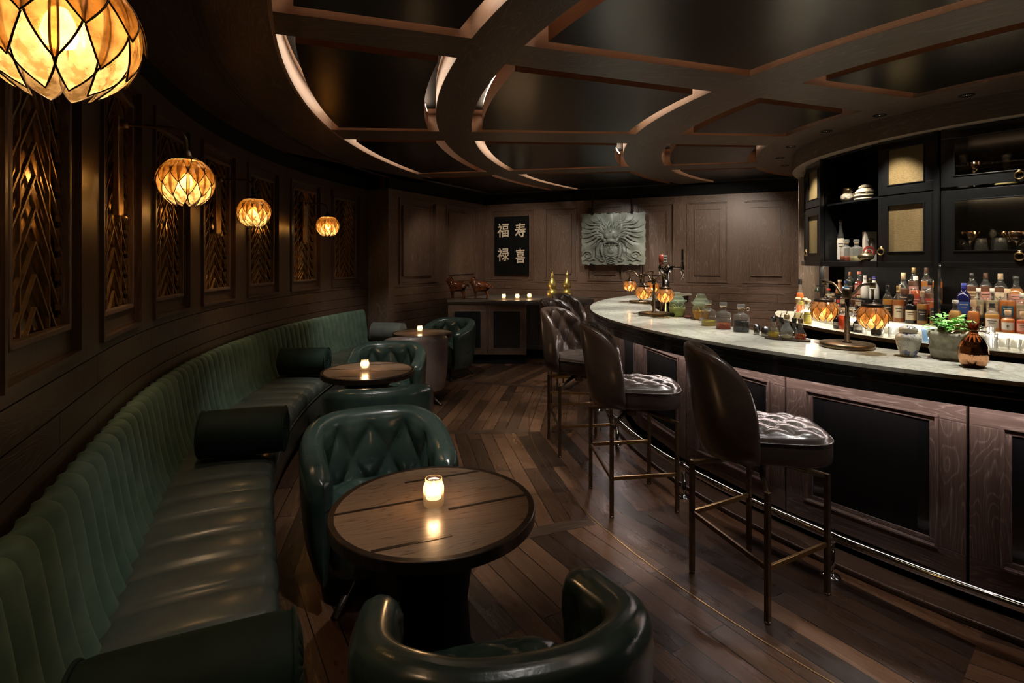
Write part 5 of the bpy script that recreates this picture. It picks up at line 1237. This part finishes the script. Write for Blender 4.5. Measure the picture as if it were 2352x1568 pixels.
m = M(); m.lathe([(.037, .121), (.039, .123), (.039, .138), (.036, .141)], 36, cap=False); mk('lid_rim', m, plain('cream_glaze', (.55, .50, .36), .2), t); m = M(); m.lathe([(.036, .140), (.03, .147), (.015, .152), (0, .153)], 36, cap=False); mk('lid', m, GJ, t)
STONE = noisy('mossy_stone', (.24, .23, .15), (.66, .62, .48), 26, .9, bm=.9, det=6)
t = thing('stone_planter', (2.165, 2.60, ZM), 'round mossy stone planter on the bar behind the copper pineapple', 'planter'); m = M(); m.lathe([(0, 0), (.092, 0), (.096, .012), (.099, .035), (.104, .04), (.103, .048), (.099, .054), (.102, .095), (.108, .104), (.109, .13), (.096, .132), (.09, .1), (0, .1)], 48, cap=False); mk('body', m, STONE, t)
t = thing('potted_plant', (2.15, 2.60, ZM+.1008), 'bright green leafy plant in a brown pot set into the stone planter', 'plant'); m = M(); m.lathe([(0, .002), (.045, .002), (.056, .045), (.052, .045), (0, .04)], 28, cap=False); mk('pot', m, plain('brown_pot', (.14, .07, .03), .5), t)
LEAF = noisy('leaf_green', (.16, .50, .08), (.42, .78, .22), 20, .5)
m = M(); random.seed(11)
for k in range(210):
    a = random.uniform(0, 2*pi); el = random.uniform(.0, 1.25); R0 = random.uniform(.04, .105); cx_, cy_, cz = R0*cos(a)*cos(el), R0*sin(a)*cos(el), .045+R0*.62*sin(el)+random.uniform(-.012, .01)
    q = Matrix.Translation((cx_, cy_, cz)) @ Matrix.Rotation(a+random.uniform(-.7, .7), 4, 'Z') @ Matrix.Rotation(random.uniform(-.2, .9)-el*.6, 4, 'Y'); m.T = q; L_ = random.uniform(.014, .026); W_ = L_*.55
    m.add([(-L_*.4, 0, 0), (0, -W_*.7, .002), (L_*.7, -W_, .001), (L_*.55, -W_*.35, .003), (L_, 0, -.002), (L_*.55, W_*.35, .003), (L_*.7, W_, .001), (0, W_*.7, .002)], [(0, 1, 2, 3), (0, 3, 4, 5), (0, 5, 6, 7)])
mk('foliage', m, LEAF, t)
m = M(); m.T = None
for k in range(26):
    a = random.uniform(0, 2*pi); R0 = random.uniform(.02, .09); m.tube([(.01*cos(a), .01*sin(a), .035), (R0*.5*cos(a), R0*.5*sin(a), .06), (R0*cos(a), R0*sin(a), .05+random.uniform(0, .04))], .0013, 5)
mk('stem', m, LEAF, t)
t = thing('copper_pineapple', (2.08, 2.40, ZM), 'shiny copper pineapple tumbler with crossed grooves and leafy crown', 'tumbler')
m = M()
def pine(u, v):
    z = .145*v; a = 2*pi*u; q = .034+.026*sin(pi*min(1, (v*.86+.12)))**.75 if v < .999 else .03
    q = [(.034, 0), (.046, .01), (.054, .035), (.056, .06), (.052, .09), (.043, .115), (.03, .135), (.021, .145)]; q, z = prof(q, v)
    g = min(abs(sin(6*a+34*z)), abs(sin(6*a-34*z))) if z < .098 else 1; q -= .0016*max(0, 1-g*9); return (q*cos(a), q*sin(a), z)
m.grid(pine, 180, 60, cu=True); m.lathe([(0, 0), (.034, 0)], 30, cap=False); mk('body', m, COPPER, t)
m = M(); m.lathe([(.021, .143), (.018, .15), (.014, .155), (.016, .162)], 24); 
for ring_i, (n, L_, up, r0) in enumerate(((9, .078, .22, .014), (8, .072, .55, .012), (7, .055, .95, .008))):
    for k in range(n):
        a = 2*pi*(k+ring_i*.5)/n; m.T = Matrix.Translation((0, 0, .157+ring_i*.006)) @ Matrix.Rotation(a, 4, 'Z')
        P_ = [(r0+L_*cos(up)*v*(1-.12*v), L_*(sin(up)*v*1.0-.35*v*v*(1.1-up*.5))) for v in (0, .25, .5, .75, 1)]; W_ = [.006, .0085, .008, .005, .0005]
        V = []; 
        for (r_, z_), w_ in zip(P_, W_): V += [(r_, -w_, z_+.002), (r_, 0, z_), (r_, w_, z_+.002)]
        m.add(V, [(i*3, i*3+3, i*3+4, i*3+1) for i in range(4)]+[(i*3+1, i*3+4, i*3+5, i*3+2) for i in range(4)], None, True)
mk('leaf_crown', m, COPPER, t)
# ================================================================ SIDEBOARD AND WALL DECORATION
sb = thing('sideboard', (0, 0, 0), 'wooden corner sideboard with black-panelled doors below the calligraphy', 'sideboard')
XL, XR, YF = -.93, .215, 7.86
m = M((1, 0, 0)); top = [(-.96, 7.87), (.205, 7.82), (.235, 7.85), (1.22, 7.93), (1.24, 8.04), (1.2, 8.68), (-.35, 9.34)]
m.prism(top, .93, .955); m.prism([(p[0]*.995+.002, p[1]+.02) for p in top], .905, .93); m.prism([(p[0]*.99+.004, p[1]+.045) for p in top], .885, .905); mk('top', m, OAKG, sb, bev=.004)
m = M(); m.prism([(-.94, 7.93), (.205, 7.91), (.205, 8.5), (-.62, 8.6)], .14, .885); m.prism([(.205, 8.42), (1.05, 8.15), (1.1, 8.5), (.205, 8.85)], .14, .885); mk('carcass', m, OAKG, sb)
m = M(); m.prism([(-.92, 7.96), (.215, 7.94), (.215, 8.5), (-.6, 8.6)], 0, .14); m.prism([(.215, 8.46), (1.04, 8.19), (1.1, 8.5), (.215, 8.85)], 0, .14); mk('plinth', m, BLK, sb)
P = Path([(-.95, 7.915), (.212, 7.895)], False)
for a, b in ((.0, .575), (.583, P.len)):
    e = bpy.data.objects.new('door', None); COL.objects.link(e); e.parent = sb
    m = M(); m.pframe(P, a, b, .15, .88, .085, -.004, .018); m.pframe(P, a+.08, b-.08, .23, .80, .012, .005, .022); mk('door_frame', m, OAK, e, bev=.002)
    m = M(); m.pbox(P, a+.09, b-.09, -.001, .006, .24, .79); mk('door_panel', m, LACQ, e)
P = Path([(.207, 8.415), (1.05, 8.145)], False)
for a, b in ((.0, .29), (.295, .585), (.59, .88)):
    m = M(); m.pframe(P, a, b, .15, .88, .06, -.004, .016); m.pbox(P, a+.05, b-.05, -.002, .004, .2, .83); m.pframe(P, a+.08, b-.08, .24, .79, .014, .0, .012); mk('side_panel', m, OAKG, sb, bev=.002)

# calligraphy board
def wallm(P, s_, o, z):
    p = P.at(s_, o); n = P.nr(s_); X = Vector((-n[1], n[0], 0)); Y = Vector((0, 0, 1)); Z = Vector((n[0], n[1], 0))
    m = Matrix((X, Y, Z)).transposed().to_4x4(); m.translation = (p[0], p[1], z); return m
q = WB.at(.52, 0)
t = thing('calligraphy_board', (q[0], q[1], 1.3), 'black hanging board with four large cream brush characters on the back wall', 'wall art')
m = M(); m.pbox(WB, .205, .845, .0095, .03, 1.30, 2.31); o = mk('board', m, plain('black_board', (.003, .003, .003), .8, Specular_IOR_Level=.15), t); o.location = (-q[0], -q[1], -1.3)
CREAM = plain('cream_brush', (.70, .60, .46), .8)
t.matrix_world = Matrix.Translation((q[0], q[1], 1.3))
for ch, s_, z, sz, ysc in (('福', .365, 2.05, .235, 1.1), ('寿', .69, 2.045, .215, 1.2), ('禄', .365, 1.625, .235, 1.05), ('喜', .69, 1.60, .185, 1.4)):
    mm = Matrix.Translation((-q[0], -q[1], -1.3)) @ wallm(WB, s_, .0305, z) @ Matrix.Rotation(R_(3), 4, 'Z') @ Matrix.Diagonal((1, ysc, 1, 1))
    o = text3(t, ch, sz, CREAM, mm, 'brush_character', .001, .0026)
    o.data.shear = .06
# dragon relief plaque
q = WB.at(2.3, 0)
JADE = noisy('grey_green_stone', (.15, .165, .135), (.23, .245, .20), 9, .42, bm=.15)
t = thing('dragon_plaque', (0, 0, 0), 'grey-green carved stone slab with a dragon face, hanging on the back wall', 'wall art')
PM = wallm(WB, 2.325, .13, 1.885)
W_, H_ = 1.02, .82
def G(x, z, cx, cz, rx, rz, p=2): 
    d = (abs((x-cx)/rx)**p+abs((z-cz)/rz)**p); return max(0, 1-d)
def relief(x, z):
    h = 0; ax = abs(x+.02)
    # rays of mane: flames radiating from the centre
    a = atan2(z+.05, x+.02+1e-6); r = sqrt((x+.02)**2+(z+.05)**2)
    if r > .17 and (z > -.22):
        k = sin(a*11+r*9*(1 if x > 0 else -1)); fade = smooth((r-.17)/.08)*smooth((.53-r)/.14)
        h += .006*k*fade
    return h*1.7
m = M(); m.T = PM
nx, nz = 220, 176
def pf(u, v):
    x = (u-.5)*W_; z = (v-.5)*H_; ed = min(u, 1-u, v, 1-v)
    if ed == 0:
        j = .006*sin(u*41+v*37)+.004*sin(u*97+v*83); x += j if u in (0, 1) else 0; z += j if v in (0, 1) else 0
    return (x, z, relief(x, z) if ed > .01 else 0)
m.grid(pf, nx, nz, uvf=lambda u, v: (u, v))
b = [(-W_/2, -H_/2), (W_/2, -H_/2), (W_/2, H_/2), (-W_/2, H_/2)]; V = [(p[0], p[1], 0) for p in b]+[(p[0], p[1], -.045) for p in b]
m.add(V, [(0, 4, 5, 1), (1, 5, 6, 2), (2, 6, 7, 3), (3, 7, 4, 0), (7, 6, 5, 4)]); mk('slab', m, JADE, t)
m = M(); m.T = PM
def ell(m, c, r, n=20):
    def f(u, v): a_ = 2*pi*u; b_ = pi*v/2; return (c[0]+r[0]*cos(a_)*cos(b_), c[1]+r[1]*sin(a_)*cos(b_), c[2]+r[2]*sin(b_))
    m.grid(f, n, 10, cu=True)
def flame(m, x0, z0, ang, L_, w_, bend, y0=.012):
    P_ = []; W2_ = []
    for i in range(15):
        v = i/14; a_ = ang+bend*sin(v*pi*1.6); P_.append((x0+L_*v*cos(ang)-bend*.12*sin(v*pi*1.7)*sin(ang), z0+L_*v*sin(ang)+bend*.12*sin(v*pi*1.7)*cos(ang), y0+.018*sin(pi*min(1, v*1.2)))); W2_.append(w_*(.35+.9*sin(pi*min(1, v*1.05)))*(1-v**3)+.0012)
    m.tube(P_, W2_, 8)
mane = [(95, .20, .012, .2), (78, .26, .014, -.3), (62, .34, .016, .4), (49, .40, .018, .5), (38, .44, .018, .5), (27, .46, .019, .45), (17, .44, .018, .45), (7, .42, .017, .4), (-3, .38, .016, .4), (-13, .32, .014, .35), (-24, .27, .012, .3),
        (70, .22, .010, .3), (55, .30, .011, -.3), (43, .34, .011, .4), (32, .36, .012, -.35), (21, .36, .012, .4), (11, .33, .011, -.3), (1, .30, .010, .35)]
for a_, L_, w_, bd in mane:
    for sx in (-1, 1):
        an = R_(a_) if sx > 0 else pi-R_(a_); L2_ = min(L_, .47/max(.2, abs(cos(an))))
        flame(m, -.02+.10*cos(an), .02+.10*sin(an), an, min(L2_-.02, .36/max(.25, abs(sin(an)))) , w_, bd*sx)
mk('mane', m, JADE, t)
m = M(); m.T = PM
ell(m, (-.02, .075, .02), (.125, .10, .06)); ell(m, (-.02, .12, .055), (.035, .035, .035)); ell(m, (-.02, .115, .082), (.014, .014, .014))
for sx in (-1, 1):
    ell(m, (-.02+sx*.062, .05, .045), (.046, .046, .046)); ell(m, (-.02+sx*.060, .05, .085), (.017, .017, .012)); m.tube([(-.02+sx*(.105*cos(q)), .055+.058*sin(q), .05) for q in [R_(20+k*14) for k in range(10)]], .011, 8)
    ell(m, (-.02+sx*.034, -.038, .06), (.024, .022, .024)); ell(m, (-.02+sx*.10, -.02, .02), (.035, .045, .035))
    m.tube([(-.02+sx*.07, .13, .03), (-.02+sx*.085, .2, .045), (-.02+sx*.13, .27, .05), (-.02+sx*.125, .36, .035)], [.02, .017, .013, .004], 10)
    m.tube([(-.02+sx*.11, .09, .02), (-.02+sx*.16, .15, .035), (-.02+sx*.17, .23, .03), (-.02+sx*.20, .28, .015)], [.014, .026, .022, .002], 8)
    m.tube([(-.02+sx*.135, -.06, .03), (-.02+sx*.155, -.14, .035), (-.02+sx*.14, -.24, .03), (-.02+sx*.11, -.32, .02)], [.012, .03, .024, .006], 8)
    for k in range(26):
        q = k*.36; rr = .075-.0026*k; 
    m.tube([(-.02+sx*(.38+(.085-.0028*k)*cos(k*.4)), -.25+(.085-.0028*k)*sin(k*.4)*.8, .02) for k in range(27)], [.014-.0004*k for k in range(27)], 8)
    m.tube([(-.02+sx*(.26+.03*k), -.33+.012*sin(k*1.7), .018) for k in range(8)], .009, 8)
    m.tube([(-.02+sx*(.15+.05*cos(k*.5)*(1-k*.03)), -.33+.035*sin(k*.5)*(1-k*.03), .02) for k in range(16)], .009, 8)
ell(m, (-.02, -.025, .04), (.075, .045, .055)); m.tube([(-.02+.115*cos(q), -.075-.03*sin(q)*-1, .055) for q in [pi*k/14 for k in range(15)]], .014, 8)
for k in range(11): x_ = -.12+k*.02; m.lathe([(.008, 0), (.006, -.014), (.0005, -.034)], 8, c=(x_, 0, 0)) if 0 else ell(m, (x_, -.092-.012*(k in (2, 8)), .05), (.0075, .016+.008*(k in (2, 8)), .012), 10)
ell(m, (-.02, -.205, .012), (.135, .12, .03)); ell(m, (-.02, -.19, .035), (.06, .05, .03)); ell(m, (-.02, -.15, .03), (.03, .05, .04))
for k in range(5): m.tube([(-.11+k*.006, -.25-.03*k, .03), (-.02, -.275-.03*k, .045), (.07-k*.006, -.25-.03*k, .03)], .010, 8)
for sx in (-1, 1):
    for k in range(6): ell(m, (-.02+sx*.115, -.13-.026*k, .035), (.011, .011, .014), 10)
mk('dragon_head', m, JADE, t)
m = M(); m.T = PM
for sx in (-1, 1):
    P_ = [(-.02+sx*.10, -.05, .05), (-.02+sx*.15, .02, .07), (-.02+sx*.20, .005, .075), (-.02+sx*.235, -.08, .06), (-.02+sx*.24, -.18, .05), (-.02+sx*.245, -.25, .045), (-.02+sx*(.29 if sx > 0 else .2), -.29, .04), (-.02+sx*(.34 if sx > 0 else .16), -.28, .035)]
    Q = []
    for i in range(len(P_)-1):
        for k in range(4): f = k/4; Q.append(tuple(P_[i][j]+(P_[i+1][j]-P_[i][j])*f for j in range(3)))
    m.tube(Q+[P_[-1]], [.0065]*24+[.004]*5, 8)
mk('whisker', m, plain('dark_whisker', (.06, .06, .05), .5), t)
m = M(); m.T = PM
for x in (-.335, .29):
    for sy in (-1, 1): m.box((x+.01*sy, sy*(H_/2+.004), .0), (.04, .03, .06)); m.box((x+.01*sy, sy*(H_/2-.012), .03), (.028, .012, .012))
mk('clip', m, BLK, t)
for x in (-.335, .29): m = M(); m.T = PM; m.tube([(x, H_/2, -.02), (x, ZC-1.885+.02, -.02)], .009, 10); mk('hanging_rod', m, BLK, t)

# gourds
def gourd(x, y, lb):
    t = thing('gourd_vase', (x, y, .956), lb, 'vase', 0, 'gold gourd vases on the sideboard')
    m = M(); m.lathe([(0, 0), (.045, 0), (.048, .012), (.075, .035), (.088, .075), (.078, .115), (.045, .142), (.036, .15), (.052, .168), (.066, .205), (.06, .245), (.04, .285), (.022, .315), (.016, .34), (.02, .345), (.02, .355)], 44, cap=False); mk('body', m, GOLD, t)
    m = M(); m.lathe([(.022, .353), (.026, .365), (.018, .385), (.006, .40), (.003, .43), (0, .432)], 20, cap=False); mk('stopper', m, GOLD, t)
gourd(.62, 8.18, 'left one of the two carved gold gourd vases on the sideboard'); gourd(.845, 8.16, 'right one of the two carved gold gourd vases on the sideboard')
# horses
def horse(x, y, a, lb, body, saddle):
    t = thing('horse_figurine', (x, y, .956), lb, 'figurine', R_(a), 'glazed horse figurines')
    me = bpy.data.meshes.new('body'); J_ = {}; V = []; E_ = []; Rr = []
    def n_(p, r, link=None):
        V.append(p); Rr.append(r)
        if link is not None: E_.append((link, len(V)-1))
        return len(V)-1
    ch = n_((.07, 0, .19), .06); bel = n_((0, 0, .18), .058, ch); hip = n_((-.08, 0, .19), .06, bel)
    n1 = n_((.105, 0, .245), .042, ch); n2 = n_((.122, 0, .285), .030, n1); hd = n_((.135, 0, .305), .027, n2); mz = n_((.165, 0, .268), .018, hd); n_((.177, 0, .245), .014, mz)
    for sy in (-1, 1): n_((.125, sy*.014, .338), .007, hd)
    for sy in (-1, 1):
        s1 = n_((.085, sy*.028, .165), .024, ch); k1 = n_((.082, sy*.03, .095), .013, s1); f1 = n_((.08, sy*.03, .03), .010, k1); n_((.085, sy*.03, .008), .014, f1)
        s2 = n_((-.09, sy*.03, .17), .03, hip); k2 = n_((-.075, sy*.032, .125), .018, s2); h2 = n_((-.10, sy*.032, .075), .012, k2); f2 = n_((-.095, sy*.032, .03), .010, h2); n_((-.09, sy*.032, .008), .014, f2)
    t1 = n_((-.135, 0, .225), .014, hip); t2 = n_((-.16, 0, .215), .012, t1); n_((-.17, 0, .185), .007, t2)
    me.from_pydata(V, E_, []); me.materials.append(body); o = bpy.data.objects.new('body', me); COL.objects.link(o); o.parent = t
    sk = o.modifiers.new('skin', 'SKIN'); sk.use_smooth_shade = True
    for i, r in enumerate(Rr): me.skin_vertices[0].data[i].radius = (r*1.45, r*1.45)
    me.skin_vertices[0].data[bel].use_root = True
    sb_ = o.modifiers.new('sub', 'SUBSURF'); sb_.levels = 2; sb_.render_levels = 2
    m = M()
    def sad(u, v): a_ = -1.35+2.7*u; x_ = -.045+.09*v; return (x_, .064*sin(a_), .178+.068*cos(a_)+.010*abs(v-.5)*2*max(0, cos(a_))**3)
    m.grid(sad, 16, 8); mk('saddle', m, saddle, t)
    m = M()
    for k in range(9): f = k/8; m.box((.105-.035*f, 0, .325-.085*f), (.022, .010, .030), 0, Matrix.Rotation(-.5, 3, 'Y'))
    mk('mane', m, plain('dark_mane', (.02, .01, .008), .4), t)
HB = noisy('glazed_brown', (.05, .014, .007), (.15, .045, .015), 14, .15, Coat_Weight=.5)
horse(-.83, 8.14, 172, 'dark brown glazed horse figurine, left one on the sideboard', HB, plain('dark_saddle', (.05, .035, .02), .3))
horse(-.47, 8.06, 180, 'chestnut glazed horse figurine with pale saddle, right one on the sideboard', HB, noisy('pale_glaze', (.3, .2, .08), (.5, .4, .22), 20, .2))

# lettering becomes real meshes
bpy.context.view_layer.update(); dg = bpy.context.evaluated_depsgraph_get()
for o in TEXTS:
    me = bpy.data.meshes.new_from_object(o.evaluated_get(dg)); n = bpy.data.objects.new('lettering', me); nm = 'brush_character' if o.name.startswith('brush') else 'lettering'
    COL.objects.link(n); n.parent = o.parent; n.matrix_local = o.matrix_local.copy(); c = o.data; bpy.data.objects.remove(o); bpy.data.curves.remove(c); n.name = nm
